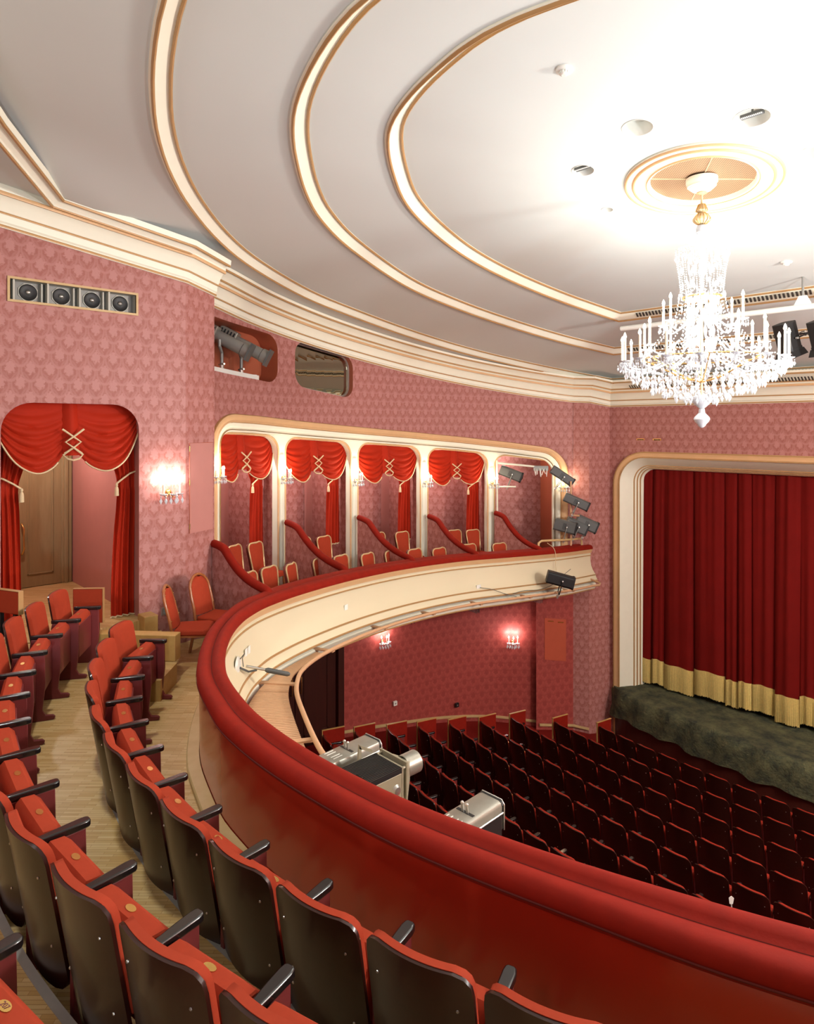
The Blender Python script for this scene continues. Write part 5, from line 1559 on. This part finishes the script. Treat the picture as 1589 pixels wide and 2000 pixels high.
# ------------------------------------------------------------------ stage lighting
def aim(d):
    return Vector(d).to_track_quat('Y', 'Z').to_euler()
def spot(name, loc, d, label, group, L=0.55, W=0.22, H=0.24, mat='charcoal', yoke=-1, doors=False, yoke_len=0.30):
    """Box spotlight: local +Y is the beam; yoke=-1 stands on its yoke, +1 hangs from it."""
    t = thing(name, label, 'spotlight', loc, 0, group, rot=aim(d))
    mb = MB()
    poly = [(-W / 2, -H * 0.36), (-W * 0.36, -H / 2), (W * 0.36, -H / 2), (W / 2, -H * 0.36), (W / 2, H * 0.36), (W * 0.36, H / 2), (-W * 0.36, H / 2), (-W / 2, H * 0.36)]
    mb.prism(poly, 'y', -L / 2, L / 2 - 0.02)
    bd = obj('housing', mb, M[mat], t, bevel=0.008)
    mb = MB()
    for q in range(4):
        mb.box(-W / 2 - 0.003, W / 2 + 0.003, -L * 0.10 + q * 0.022, -L * 0.10 + 0.008 + q * 0.022, -H * 0.28, H * 0.28)
        mb.box(-W * 0.3, W * 0.3, -L * 0.42 + q * 0.03, -L * 0.42 + 0.012 + q * 0.03, H / 2 - 0.003, H / 2 + 0.004)
    obj('vents', mb, M['black'], bd)
    mb = MB(); mb.prism([(x * 1.05, z * 1.05) for x, z in poly], 'y', L / 2 - 0.03, L / 2 + 0.01); 
    obj('front_rim', mb, M['black'], t)
    mb = MB(); mb.lathe([(0.0, 0.03), (W * 0.25, 0.02), (W * 0.36, 0.0)], (0, L / 2, 0), 20, 'y')
    obj('lens', mb, M['glass'], t, smooth=60)
    zq = yoke * (H / 2 + yoke_len * 0.55)
    mb = MB()
    for sx in (-1, 1):
        mb.tube([(sx * (W / 2 + 0.02), 0.04, 0.0), (sx * (W / 2 + 0.02), 0.04 - 0.0, zq * 0.9), (sx * (W / 2 + 0.005), 0.04, zq)], 0.012, 6)
    mb.tube([(-W / 2, 0.04, zq), (W / 2, 0.04, zq)], 0.012, 6)
    yk = obj('yoke', mb, M['grey_metal'] if mat != 'black' else M['black'], t, smooth=60)
    mb = MB(); mb.tube([(0, 0.04, zq), (0, 0.04, zq + yoke * 0.12)], 0.018, 8); mb.box(-0.03, 0.03, 0.01, 0.07, zq + yoke * 0.06 - 0.015, zq + yoke * 0.06 + 0.015)
    obj('clamp', mb, M['steel'], yk)
    for sx in (-1, 1):
        mb = MB(); mb.lathe([(0.0, 0.035), (0.018, 0.03), (0.022, 0.0)], (sx * (W / 2 + 0.02), 0.04, 0), 10, 'x' )
        obj('tilt_knob', mb, M['steel'], t, smooth=50)
    if doors:
        for sz in (-1, 1):
            mb = MB(); mb.add([(-W * 0.5, L / 2, sz * H * 0.5), (W * 0.5, L / 2, sz * H * 0.5), (W * 0.6, L / 2 + 0.10, sz * H * 0.62), (-W * 0.6, L / 2 + 0.10, sz * H * 0.62)], [(0, 1, 2, 3)])
            obj('barn_door', mb, M[mat], t)
        for sx in (-1, 1):
            mb = MB(); mb.add([(sx * W * 0.5, L / 2, -H * 0.5), (sx * W * 0.5, L / 2, H * 0.5), (sx * W * 0.62, L / 2 + 0.10, H * 0.6), (sx * W * 0.62, L / 2 + 0.10, -H * 0.6)], [(0, 1, 2, 3)])
            obj('barn_door', mb, M[mat], t)
    return t
LB = 'grey spotlights in the lighting box'
spot('stage_spotlight', (-10.28, 13.10, -1.14), (0.80, 0.52, -0.36), 'grey spotlight on a bracket inside the lighting box', LB, 0.56, 0.2, 0.24)
spot('stage_spotlight', (-9.30, 13.85, -1.18), (0.70, 0.58, -0.62), 'grey spotlight angled steeply across the arcade end sconce', LB, 0.60, 0.2, 0.22)
spot('stage_spotlight', (-8.90, 13.85, -1.78), (0.76, 0.55, -0.42), 'grey spotlight on a side arm below the end sconce', LB, 0.60, 0.2, 0.22)
spot('stage_spotlight', (-9.06, 13.62, -2.36), (0.82, 0.50, -0.22), 'front grey spotlight of three clamped above the rail end', LB, 0.52, 0.22, 0.28, yoke_len=0.26)
spot('stage_spotlight', (-8.98, 13.98, -2.38), (0.70, 0.60, -0.40), 'middle grey spotlight of three clamped above the rail end', LB, 0.52, 0.22, 0.28, yoke_len=0.26)
spot('stage_spotlight', (-8.82, 14.16, -2.33), (0.70, 0.60, -0.40), 'rear grey spotlight of three clamped above the rail end', LB, 0.52, 0.22, 0.28, yoke_len=0.26)
spot('front_spotlight', (-8.30, 12.28, -3.30), (0.74, 0.62, -0.24), 'black spotlight mounted on the pipe before the balcony front', 'spotlights on the pipes', 0.58, 0.24, 0.26, 'black')
spot('bar_spotlight', (-3.41, 10.95, 1.36), (0.12, 0.30, -0.95), 'black barn-door spotlight hanging from the ceiling bar beside the chandelier', 'spotlights on the ceiling bar', 0.42, 0.25, 0.27, 'black', 1, True, 0.3)
spot('bar_spotlight', (-2.95, 10.95, 1.36), (0.12, 0.30, -0.95), 'black barn-door spotlight on the ceiling bar, cut by the right edge', 'spotlights on the ceiling bar', 0.40, 0.26, 0.28, 'black', 1, True, 0.3)
t = thing('lighting_bar', 'white pipe hung below the ceiling in front of the stage', 'pipe', (0, 11.0, 1.78))
mb = MB(); mb.tube([(-6.14, 0, 0), (0.3, 0, 0)], 0.045, 12)
obj('pipe', mb, M['white'], t, smooth=60)
for x in (-3.21, -0.6):
    mb = MB(); mb.prism([(x - 0.12, 0.03), (x + 0.12, 0.03), (x + 0.05, 0.17), (x - 0.05, 0.17)], 'y', -0.02, 0.02)
    b = obj('hanger_plate', mb, M['white'], t)
    mb = MB(); mb.tube([(x, 0, 0.16), (x, 0, 0.47)], 0.018, 8)
    obj('hanger_rod', mb, M['grey_metal'], b)

# pipes in the lighting box
def pipe(name, pts, r, label, mat='peach_pipe', cat='pipe', group='painted pipes carrying spotlights'):
    t = thing(name, label, cat, pts[0], 0, group)
    o = Vector(pts[0])
    mb = MB(); mb.tube([Vector(q) - o for q in pts], r, 8)
    obj('tube', mb, M[mat], t, smooth=60)
    return t
pv = W3(12.62, 0, -0.02)
pipe('bracket_pipe', [(pv[0] + 0.05, pv[1], -0.80), (pv[0] + 0.06, pv[1], -2.15)], 0.022, 'cream vertical pipe with a side arm left of the lighting box', 'cream')
pipe('bracket_pipe', [(pv[0] + 0.05, pv[1], -1.44), (-10.18, 13.15, -1.46)], 0.022, 'cream side arm holding the spotlight in the lighting box', 'cream')
pipe('bracket_pipe', [(pv[0] + 0.0, pv[1] + 0.05, -0.86), (-9.72, 13.6, -0.98)], 0.025, 'cream crossbar under the lighting box arch', 'cream')
pipe('bracket_pipe', [(-9.06, 13.86, -1.3), (-9.06, 13.86, -2.85)], 0.024, 'peach upright pipe at the right end of the arcade')
pipe('bracket_pipe', [(-9.06, 13.86, -2.12), (-8.86, 13.92, -2.12)], 0.024, 'peach side arm below the lower grey spotlight')
rl = [( -9.12, 12.62, zr(0, 12.62) + 0.0), (-9.12, 12.64, zr(0, 12.62) + 0.15), (-9.10, 12.72, zr(0, 12.62) + 0.19), (-9.05, 13.6, zr(0, 13.6) + 0.19), (-9.05, 14.3, zr(0, 14.3) + 0.19), (-9.05, 14.32, zr(0, 14.3))]
pipe('rail_pipe', rl, 0.026, 'cream pipe bent over the end of the velvet rail', 'oak_strip')
t = thing('cable_box', 'socket box bristling with cables under the lighting box arch', 'box', (-9.72, 13.56, -1.0), R(40))
mb = MB(); mb.box(-0.18, 0.18, -0.04, 0.04, -0.06, 0.06)
obj('body', mb, M['grey_metal'], t, bevel=0.01)
mb = MB()
for q in range(9):
    x = -0.16 + 0.04 * q
    mb.tube([(x, -0.04, 0.0), (x + 0.02 * math.sin(q * 3), -0.09, -0.05), (x + 0.03 * math.cos(q * 2), -0.08, -0.17 - 0.04 * math.sin(q * 5))], 0.009, 5)
obj('plugs', mb, M['white'], t)

# the pipe in front of the balcony on its brackets
def pipe_off(x, y):
    return 0.36 + 0.50 * math.exp(-((y - 2.8) / 1.4) ** 2)
PP = []
N_ = normals2(RP)
for p, n in zip(RP, N_):
    if p[0] > -4.6: continue
    d = pipe_off(*p)
    q = (p[0] + n[0] * d, p[1] + n[1] * d, zr(*p) - 0.85)
    if q[1] < 14.0: PP.append(q)
end = PP[-1]
PP += [(end[0] + 0.05, end[1] + 0.25, end[2] - 0.01), (end[0] - 0.02, end[1] + 0.40, end[2] + 0.0), (end[0] - 0.35, end[1] + 0.45, end[2] + 0.05)]
t = thing('balcony_pipe', 'peach painted pipe running on brackets before the balcony front', 'pipe', (0, 0, 0))
mb = MB(); mb.tube(PP, 0.028, 8)
obj('tube', mb, M['peach_pipe'], t, smooth=60)
for k in (10, 24, 37, 50, 62, 74, 86, 98, 108):
    if k >= len(PP) - 4: break
    i = [j for j, p in enumerate(RP) if p[0] <= -4.6][0] + k
    p, n = RP[i], N_[i]
    q = PP[k]
    a = Vector((p[0] + n[0] * 0.05, p[1] + n[1] * 0.05, zr(*p) - 0.88)); b_ = Vector(q) + Vector((0, 0, -0.03))
    tx = Vector((-n[1], n[0], 0)).normalized() * 0.035
    mb = MB(); mb.add([a - tx, a + tx, b_ + tx, b_ - tx, a - tx + Vector((0, 0, -0.02)), a + tx + Vector((0, 0, -0.02)), b_ + tx + Vector((0, 0, -0.02)), b_ - tx + Vector((0, 0, -0.02))], [(0, 1, 2, 3), (7, 6, 5, 4), (0, 4, 5, 1), (1, 5, 6, 2), (2, 6, 7, 3), (3, 7, 4, 0)])
    obj('bracket', mb, M['peach_pipe'], t)
# slatted gallery at the near bend
t = thing('slatted_gallery', 'peach slatted ledge between the balcony front and its pipe', 'ledge', (0, 0, 0))
idx = [j for j, p in enumerate(RP) if p[0] <= -4.75 and p[1] < 5.75]
per = (len(idx) - 1) // 5
for c in range(5):
    seg = idx[c * per:(c + 1) * per + 1]
    pl_ = [(RP[j][0], RP[j][1], N_[j][0], N_[j][1]) for j in seg]
    dn = resample(pl_, 20)
    mb = MB()
    for (x0, y0, nx, ny), (x1, y1, nx1, ny1) in zip(dn[:-1], dn[1:]):
        f = 0.80
        x1, y1, nx1, ny1 = x0 + (x1 - x0) * f, y0 + (y1 - y0) * f, nx + (nx1 - nx) * f, ny + (ny1 - ny) * f
        da, db = 0.15, pipe_off(x0, y0) - 0.10
        z = zr(x0, y0) - 0.90
        v = [(x0 + nx * da, y0 + ny * da, z), (x1 + nx1 * da, y1 + ny1 * da, z), (x1 + nx1 * db, y1 + ny1 * db, z), (x0 + nx * db, y0 + ny * db, z)]
        mb.add(v + [(a, b, z - 0.015) for a, b, z in v], [(0, 1, 2, 3), (7, 6, 5, 4), (0, 4, 5, 1), (1, 5, 6, 2), (2, 6, 7, 3), (3, 7, 4, 0)])
    obj('slat_panel', mb, M['slat'], t, kind='stuff')

# ------------------------------------------------------------------ projectors behind the rail
def scene_projector(loc, yaw, label):
    t = thing('profile_projector', label, 'spotlight', loc, yaw, 'grey box projectors before the rail')
    L, W, H = 0.62, 0.25, 0.26
    t.scale = (0.76, 0.76, 0.76)
    mb = MB()
    poly = [(-W / 2, 0.03), (W / 2, 0.03), (W / 2, H - 0.035), (W / 2 - 0.012, H - 0.01), (W / 2 - 0.035, H), (-W / 2 + 0.035, H), (-W / 2 + 0.012, H - 0.01), (-W / 2, H - 0.035)]
    mb.prism(poly, 'y', -L / 2, L / 2)
    obj('lid', mb, M['silver_metal'], t, smooth=40, label='brushed metal casing with rounded top')
    mb = MB(); mb.box(-W / 2 - 0.004, W / 2 + 0.004, -L / 2 + 0.01, L / 2 - 0.01, -0.02, H * 0.60); mb.prism([(x * 1.03, z + 0.004) for x, z in poly], 'y', L / 2, L / 2 + 0.018)
    obj('lower_case', mb, M['black'], t)
    mb = MB(); mb.tube([(W / 2 + 0.008, -L / 2, H * 0.66), (W / 2 + 0.008, L / 2, H * 0.66)], 0.008, 6)
    mb.tube([(-W / 2 + 0.02, L / 2 + 0.02, H + 0.004), (W / 2 - 0.02, L / 2 + 0.02, H + 0.004), (W / 2 + 0.006, L / 2 + 0.02, H - 0.03), (W / 2 + 0.006, L / 2 + 0.02, 0.02)], 0.007, 6)
    obj('edge_strip', mb, M['steel'], t, smooth=60)
    mb = MB(); mb.box(-0.09, 0.09, -0.04, -0.01, H - 0.002, H + 0.0025)
    sl = obj('slot', mb, M['black'], t)
    mb = MB()
    for x in (-0.03, 0.02):
        mb.tube([(x, -0.025, H), (x, -0.03, H + 0.06)], 0.011, 8); mb.lathe([(0.0, 0.03), (0.012, 0.026), (0.017, 0.015), (0.012, 0.003), (0.0, 0.0)], (x, -0.03, H + 0.055), 10)
    obj('shutter_levers', mb, M['steel'], sl, smooth=50)
    mb = MB()
    for x in (-0.08, -0.04, 0.02, 0.06): mb.box(x, x + 0.009, -L / 2 + 0.06, -L / 2 + 0.17, H - 0.001, H + 0.003)
    obj('vent_slits', mb, M['white'], t)
    mb = MB(); mb.lathe([(0.0, 0.02), (0.05, 0.018), (0.056, 0.004), (0.056, 0.0)], (W / 2 + 0.02, -0.02, H * 0.42), 20, 'x')
    kn = obj('focus_wheel', mb, M['black'], t, smooth=40)
    mb = MB(); mb.lathe([(0.0, 0.05), (0.018, 0.045), (0.02, 0.02), (0.012, 0.018)], (W / 2 + 0.02, -0.02, H * 0.42), 12, 'x'); mb.lathe([(0.0, 0.05), (0.018, 0.045), (0.02, 0.0)], (W / 2, 0.03, H * 0.16), 12, 'x')
    obj('knob', mb, M['steel'], kn, smooth=40)
    mb = MB(); mb.tube([(0, 0, -0.02), (0, 0, -0.60)], 0.025, 8); mb.box(-W / 2, W / 2, -0.03, 0.03, -0.06, -0.02)
    obj('stand', mb, M['grey_metal'], t)
    return t
scene_projector((-4.02, 3.14, -2.645), R(3), 'grey box projector with two levers, left of the ribbed one')
scene_projector((-2.81, 3.14, -2.615), R(2), 'grey box projector with two levers, right of the ribbed one')
t = thing('ribbed_projector', 'large projector with black ribbed top and round lens barrel', 'spotlight', (-3.63, 3.06, -2.655), R(0))
t.scale = (0.70, 0.70, 0.70)
L, W, H = 0.40, 0.42, 0.34
mb = MB(); mb.box(-W / 2, W / 2, -L / 2, L / 2, 0, H - 0.05)
obj('casing', mb, M['beige_metal'], t, bevel=0.01, label='beige metal casing')
mb = MB()
for q in range(18):
    x = -W / 2 + 0.008 + q * (W - 0.016) / 17
    mb.box(x - 0.0065, x + 0.0065, -L / 2 - 0.05 if q % 18 < 9 else -L / 2 - 0.02, L / 2, H - 0.06, H)
mb.box(-W / 2, W / 2, -L / 2, L / 2, H - 0.055, H - 0.02)
obj('cooling_fins', mb, M['black'], t, label='black cooling fins')
mb = MB(); mb.box(-W / 2, W / 2, L / 2 + 0.0, L / 2 + 0.02, 0.0, H); mb.box(-W / 2, W / 2, L / 2 + 0.06, L / 2 + 0.08, -0.02, H + 0.03)
mb.tube([(W / 2 - 0.02, L / 2, H - 0.02), (W / 2 - 0.02, L / 2 + 0.09, H - 0.02)], 0.014, 8); mb.tube([(-W / 2 + 0.03, L / 2, H), (-W / 2 + 0.03, L / 2 + 0.09, H)], 0.014, 8)
obj('front_frame', mb, M['beige_metal'], t)
mb = MB()
sq = [(-W / 2, L / 2 + 0.08, 0.0), (W / 2, L / 2 + 0.08, 0.0), (W / 2, L / 2 + 0.08, H), (-W / 2, L / 2 + 0.08, H)]
ring = [(0.13 * math.cos(R(a)), L / 2 + 0.22, 0.19 + 0.13 * math.sin(R(a))) for a in (225, 315, 45, 135)]
mb.add(sq + ring, [(0, 1, 5, 4), (1, 2, 6, 5), (2, 3, 7, 6), (3, 0, 4, 7), (4, 5, 6, 7)])
obj('snout', mb, M['beige_metal'], t)
mb = MB(); mb.lathe([(0.105, 0.0), (0.115, 0.0), (0.115, 0.19), (0.105, 0.195), (0.10, 0.17), (0.09, 0.10), (0.0, 0.10)], (0, L / 2 + 0.20, 0.20), 28, 'y')
obj('lens_barrel', mb, M['silver_metal'], t, smooth=40, label='round metal lens barrel')
mb = MB(); mb.lathe([(0.0, 0.03), (0.04, 0.025), (0.05, 0.012), (0.06, 0.0)], (W / 2, L * 0.3, H * 0.40), 20, 'x')
obj('side_knob', mb, M['steel'], t, smooth=40)
mb = MB(); mb.prism([(-0.02, H - 0.08), (0.03, H - 0.08), (0.03, H + 0.09), (0.0, H + 0.14)], 'x', -W / 2 - 0.04, -W / 2 - 0.02); mb.prism([(0.0, H + 0.14), (0.0, H + 0.10), (0.18, H + 0.0), (0.18, H + 0.03)], 'x', -W / 2 - 0.04, -W / 2 - 0.02)
obj('side_bracket', mb, M['beige_metal'], t, label='pale triangular bracket')
mb = MB(); mb.tube([(0, 0, 0), (0, 0, -0.40)], 0.03, 8)
obj('stand', mb, M['grey_metal'], t)

# two profile spots standing in the wall niche on a white shelf
def niche_spot(y, n, label, dz=0):
    p = W3(y, 0, n)
    t = thing('profile_spotlight', label, 'spotlight', (p[0], p[1], 1.02 + dz), 0, 'silver profile spotlights in the wall niche')
    d = Vector((0.62, 0.70, -0.48)).normalized()
    u = Vector((0, 0, 1)); xq = d.cross(u).normalized(); zq = xq.cross(d)
    t.scale = (1.28, 1.28, 1.28)
    m = Matrix((xq, d, zq)).transposed().to_4x4(); m.translation = Vector((0, 0, 0.38))
    mb = MB(m); mb.lathe([(0.0, -0.12), (0.085, -0.12), (0.085, 0.30), (0.095, 0.31), (0.10, 0.42), (0.085, 0.425), (0.0, 0.36)], (0, 0, 0), 20, 'y')
    obj('barrel', mb, M['grey_metal'], t, smooth=40)
    mb = MB(m); mb.box(-0.11, 0.11, 0.40, 0.425, -0.12, 0.12)
    obj('gel_frame', mb, M['charcoal'], t)
    mb = MB(m); mb.box(-0.10, 0.10, -0.34, -0.08, -0.10, 0.12)
    hs = obj('lamp_house', mb, M['silver_metal'], t, bevel=0.015)
    mb = MB(m)
    for q in range(5): mb.box(0.098, 0.104, -0.31 + q * 0.045, -0.29 + q * 0.045, -0.07, 0.09); mb.box(-0.07, 0.07, -0.31 + q * 0.045, -0.29 + q * 0.045, 0.118, 0.124)
    obj('vents', mb, M['black'], hs)
    mb = MB(); mb.tube([(xq * 0.12 + Vector((0, 0, 0.35))), (xq * 0.12 + Vector((0, 0, 0.27))), Vector((0, 0, 0.19)), Vector((0, 0, 0.0))], 0.022, 8)
    obj('post', mb, M['grey_metal'], t, smooth=50)
    mb = MB(); mb.lathe([(0.03, 0.0), (0.03, 0.05), (0.0, 0.05)], (0, 0, -0.02), 10); mb.tube([(-0.07, 0, 0.04), (0.07, 0, 0.04)], 0.014, 8)
    obj('clamp', mb, M['steel'], t)
niche_spot(5.46, -0.17, 'silver profile spotlight at the left of the wall niche, cut by the corner')
niche_spot(5.88, -0.12, 'silver profile spotlight beside it in the wall niche', -0.05)
ya, yb_ = 4.9, 6.25
t = thing('niche_shelf', 'white metal bar the spotlights stand on in the wall niche', 'shelf', (0, 0, 0))
mb = MB(); ys = [ya + (yb_ - ya) * k / 6 for k in range(7)]
mb.grid([[W3(y, 0.98 - 0.06 * (y - 5.5), -0.30) for y in ys], [W3(y, 0.98 - 0.06 * (y - 5.5), -0.06) for y in ys], [W3(y, 0.88 - 0.06 * (y - 5.5), -0.06) for y in ys], [W3(y, 0.88 - 0.06 * (y - 5.5), -0.30) for y in ys]], closed_v=True)
obj('bar', mb, M['white'], t)
mb = MB(); q = W3(6.2, 0.80, -0.16); mb.box(q[0] - 0.06, q[0] + 0.06, q[1] - 0.05, q[1] + 0.05, 0.72, 0.95)
obj('end_bracket', mb, M['white'], t)

# ------------------------------------------------------------------ small things on the balcony front
def front_pt(i, n, dz): return (RP[i][0] + N_[i][0] * n, RP[i][1] + N_[i][1] * n, zr(*RP[i]) + dz)
def near_i(x, y): return min(range(len(RP)), key=lambda i: (RP[i][0] - x) ** 2 + (RP[i][1] - y) ** 2)
def card(x, y, dz, w, h, label, off=0.0):
    i = near_i(x, y); p = front_pt(i, -0.028, dz)
    rz = math.atan2(N_[i][0], -N_[i][1])
    t = thing('paper_card', label, 'card', p, rz, 'white cards on the balcony front')
    mb = MB(); mb.box(-w / 2 + off, w / 2 + off, -0.006, 0.0, -h / 2, h / 2)
    obj('sheet', mb, M['paper_sheet'], t)
card(-7.15, 4.04, -0.50, 0.075, 0.13, 'left one of two white cards side by side on the balcony front', -0.05)
card(-7.15, 4.04, -0.50, 0.075, 0.13, 'right one of two white cards side by side on the balcony front', 0.05)
card(-8.38, 6.55, -0.50, 0.09, 0.12, 'single white card on the balcony front below the second box')
i = near_i(-6.86, 3.72); p = front_pt(i, -0.02, -0.52)
t = thing('microphone', 'grey shotgun microphone on a short arm fixed to a white oval plate', 'microphone', p, math.atan2(N_[i][0], -N_[i][1]))
t.scale = (1.35, 1.35, 1.35)
mb = MB(); mb.lathe([(0.0, -0.02), (0.06, -0.018), (0.075, 0.0)], (0, 0, 0), 20, 'y')
b = obj('wall_plate', mb, M['white'], t, smooth=40)
mb = MB(); mb.tube([(0.0, -0.02, -0.02), (0.02, -0.09, -0.06), (0.02, -0.16, -0.045)], 0.009, 6); mb.tube([(0.01, -0.02, 0.05), (0.0, -0.06, 0.10), (-0.03, -0.05, 0.07), (0.0, -0.05, -0.01)], 0.004, 5)
obj('arm', mb, M['charcoal'], t, smooth=60)
mb = MB(); mb.tube([(0.015, -0.07, -0.012), (0.025, -0.24, -0.045)], 0.012, 8)
obj('barrel', mb, M['steel'], t, smooth=60)
mb = MB(); mb.tube([(0.025, -0.23, -0.044), (0.026, -0.25, -0.048), (0.035, -0.42, -0.082), (0.036, -0.44, -0.086)], [0.013, 0.022, 0.020, 0.010], 10)
obj('windshield', mb, M['charcoal'], t, smooth=60, label='dark grey foam windshield')
i = near_i(-8.95, 10.3); p = front_pt(i, 0.03, -0.62)
t = thing('cable_socket', 'small white socket on the balcony front with a hanging cable', 'socket', p, math.atan2(N_[i][0], -N_[i][1]))
mb = MB(); mb.box(-0.06, 0.06, -0.02, 0.0, -0.05, 0.05)
obj('box', mb, M['white'], t, bevel=0.006)
cab = [front_pt(i + k, 0.08 + 0.10 * (k > 1), -0.62 - dz) for k, dz in ((0, 0.0), (2, 0.04), (5, 0.16), (8, 0.26))]
mb = MB(); mb.tube(spline(cab, 5), 0.006, 5)
tag(obj('hanging_cable', mb, M['charcoal'], smooth=60), 'thin dark cable drooping from the socket along the balcony front', 'cable')
cab = [front_pt(near_i(-8.9, 11.2) + k, 0.18, dz) for k, dz in ((0, -0.80), (3, -0.77), (7, -0.79), (11, -0.70), (14, -0.52), (16, -0.42))]
mb = MB(); mb.tube(spline(cab, 5), 0.006, 5)
tag(obj('hanging_cable', mb, M['charcoal'], smooth=60), 'thin grey cable rising to the black spotlight on the balcony front', 'cable')
i = near_i(-8.86, 12.9)
cab = [front_pt(i, -0.2, 0.15), front_pt(i, -0.03, 0.06), front_pt(i, 0.03, -0.08), front_pt(i, 0.03, -0.3), front_pt(i, 0.06, -0.55)]
mb = MB(); mb.tube(spline(cab, 5), 0.007, 5)
tag(obj('hanging_cable', mb, M['rope'], smooth=60), 'pale cable hanging over the velvet rail below the grouped spotlights', 'cable')

# hatches, sockets and slots on the walls
def on_facet(f, z, n=0.0):
    a, b = Vector((XL, 4.1)), Vector((-9.20, 4.66)); d = (b - a).normalized(); q = a + (b - a) * f
    return (q.x + d.y * n, q.y - d.x * n, z)
mb = MB(); mb.add([on_facet(0.12, -1.5, 0.008), on_facet(0.93, -1.5, 0.008), on_facet(0.93, -0.22, 0.008), on_facet(0.12, -0.22, 0.008)], [(0, 1, 2, 3)])
for a, b in ((0.12, 0.93),):
    mb.add([on_facet(0.12, -1.5, 0), on_facet(0.12, -0.22, 0), on_facet(0.12, -0.22, 0.008), on_facet(0.12, -1.5, 0.008)], [(0, 1, 2, 3)])
o = tag(obj('wall_hatch', mb, M['plain_pink'], fixn=False), 'plain pink hatch door in the narrow wall beside the sconce', 'hatch'); 
mb = MB(); mb.tube([on_facet(0.12, -1.5, 0.008), on_facet(0.12, -0.22, 0.008), on_facet(0.93, -0.22, 0.008)], 0.004, 5)
obj('edge_line', mb, M['terracotta'], o)
mb = MB()
for z in (-0.3, -0.78, -1.4): mb.tube([on_facet(0.115, z - 0.04, 0.012), on_facet(0.115, z + 0.04, 0.012)], 0.007, 6)
obj('hinge', mb, M['brass'], o)
t = thing('wall_socket', 'square metal wall socket low on the pink wall beside the chairs', 'socket', (XL, 3.80, -2.52), R(90))
mb = MB(); mb.box(-0.05, 0.05, -0.014, 0.0, -0.055, 0.055)
obj('plate', mb, M['steel'], t, bevel=0.005)
mb = MB(); mb.box(-0.028, 0.028, -0.018, -0.014, -0.032, 0.032)
obj('insert', mb, M['grey_metal'], t)
for x, y, z, m, lab in ((-11.40, 10.25, -6.35, 'white', 'small white socket low on the stalls wall'), (-11.10, 12.02, -6.80, 'black', 'small black socket low on the stalls wall')):
    t = thing('stalls_socket', lab, 'socket', (x, y, z), R(84))
    mb = MB(); mb.box(-0.05, 0.05, -0.03, 0.02, -0.05, 0.05); obj('plate', mb, M[m], t, bevel=0.006)
    mb = MB(); mb.lathe([(0.0, -0.004), (0.02, 0.0)], (0, -0.03, 0), 10, 'y'); obj('insert', mb, M['grey_metal'], t)
def on_corner(f, z, n=0.0):
    a, b = Vector((-9.85, 13.55)), Vector((-9.38, 14.45)); d = (b - a).normalized(); q = a + (b - a) * f
    return (q.x + d.y * n, q.y - d.x * n, z)
mb = MB(); mb.add([on_corner(0.22, -5.75, 0.012), on_corner(0.80, -5.85, 0.012), on_corner(0.80, -4.80, 0.012), on_corner(0.22, -4.72, 0.012)], [(0, 1, 2, 3)])
mb.add([on_corner(0.22, -5.75, 0), on_corner(0.22, -5.75, 0.012), on_corner(0.22, -4.72, 0.012), on_corner(0.22, -4.72, 0)], [(0, 1, 2, 3)])
o = tag(obj('wall_hatch', mb, M['hatch'], fixn=False), 'orange-red hatch below the balcony end with two metal slots', 'hatch')
mb = MB(); mb.tube([on_corner(0.30, -4.80, 0.02), on_corner(0.45, -4.82, 0.02)], 0.014, 6); mb.tube([on_corner(0.57, -4.85, 0.02), on_corner(0.72, -4.87, 0.02)], 0.014, 6)
obj('metal_slot', mb, M['brass'], o)
for x in (-8.0, -7.58):
    t = thing('wall_slot', '%s one of two narrow metal slots above the proscenium corner' % ('left' if x < -7.8 else 'right'), 'slot', (x, YS, -0.29), 0)
    mb = MB(); mb.box(-0.10, 0.10, -0.012, 0.0, -0.022, 0.022); obj('plate', mb, M['brass'], t)
    mb = MB(); mb.box(-0.085, 0.085, -0.015, -0.012, -0.016, 0.008); obj('opening', mb, M['black'], t)

t = thing('white_tag', 'small white tag tied to a stalls seat just above the velvet rail', 'tag', (-3.23, 8.40, -5.79), R(45))
mb = MB(); mb.prism([(-0.022, 0.0), (0.018, 0.0), (0.03, 0.07), (0.0, 0.095), (-0.03, 0.07)], 'y', -0.004, 0.004)
obj('label', mb, M['paper_sheet'], t)
mb = MB(); mb.tube([(0.0, 0.0, 0.0), (0.004, 0.0, -0.05), (-0.004, 0.0, -0.09)], 0.007, 5)
obj('string', mb, M['white'], t)
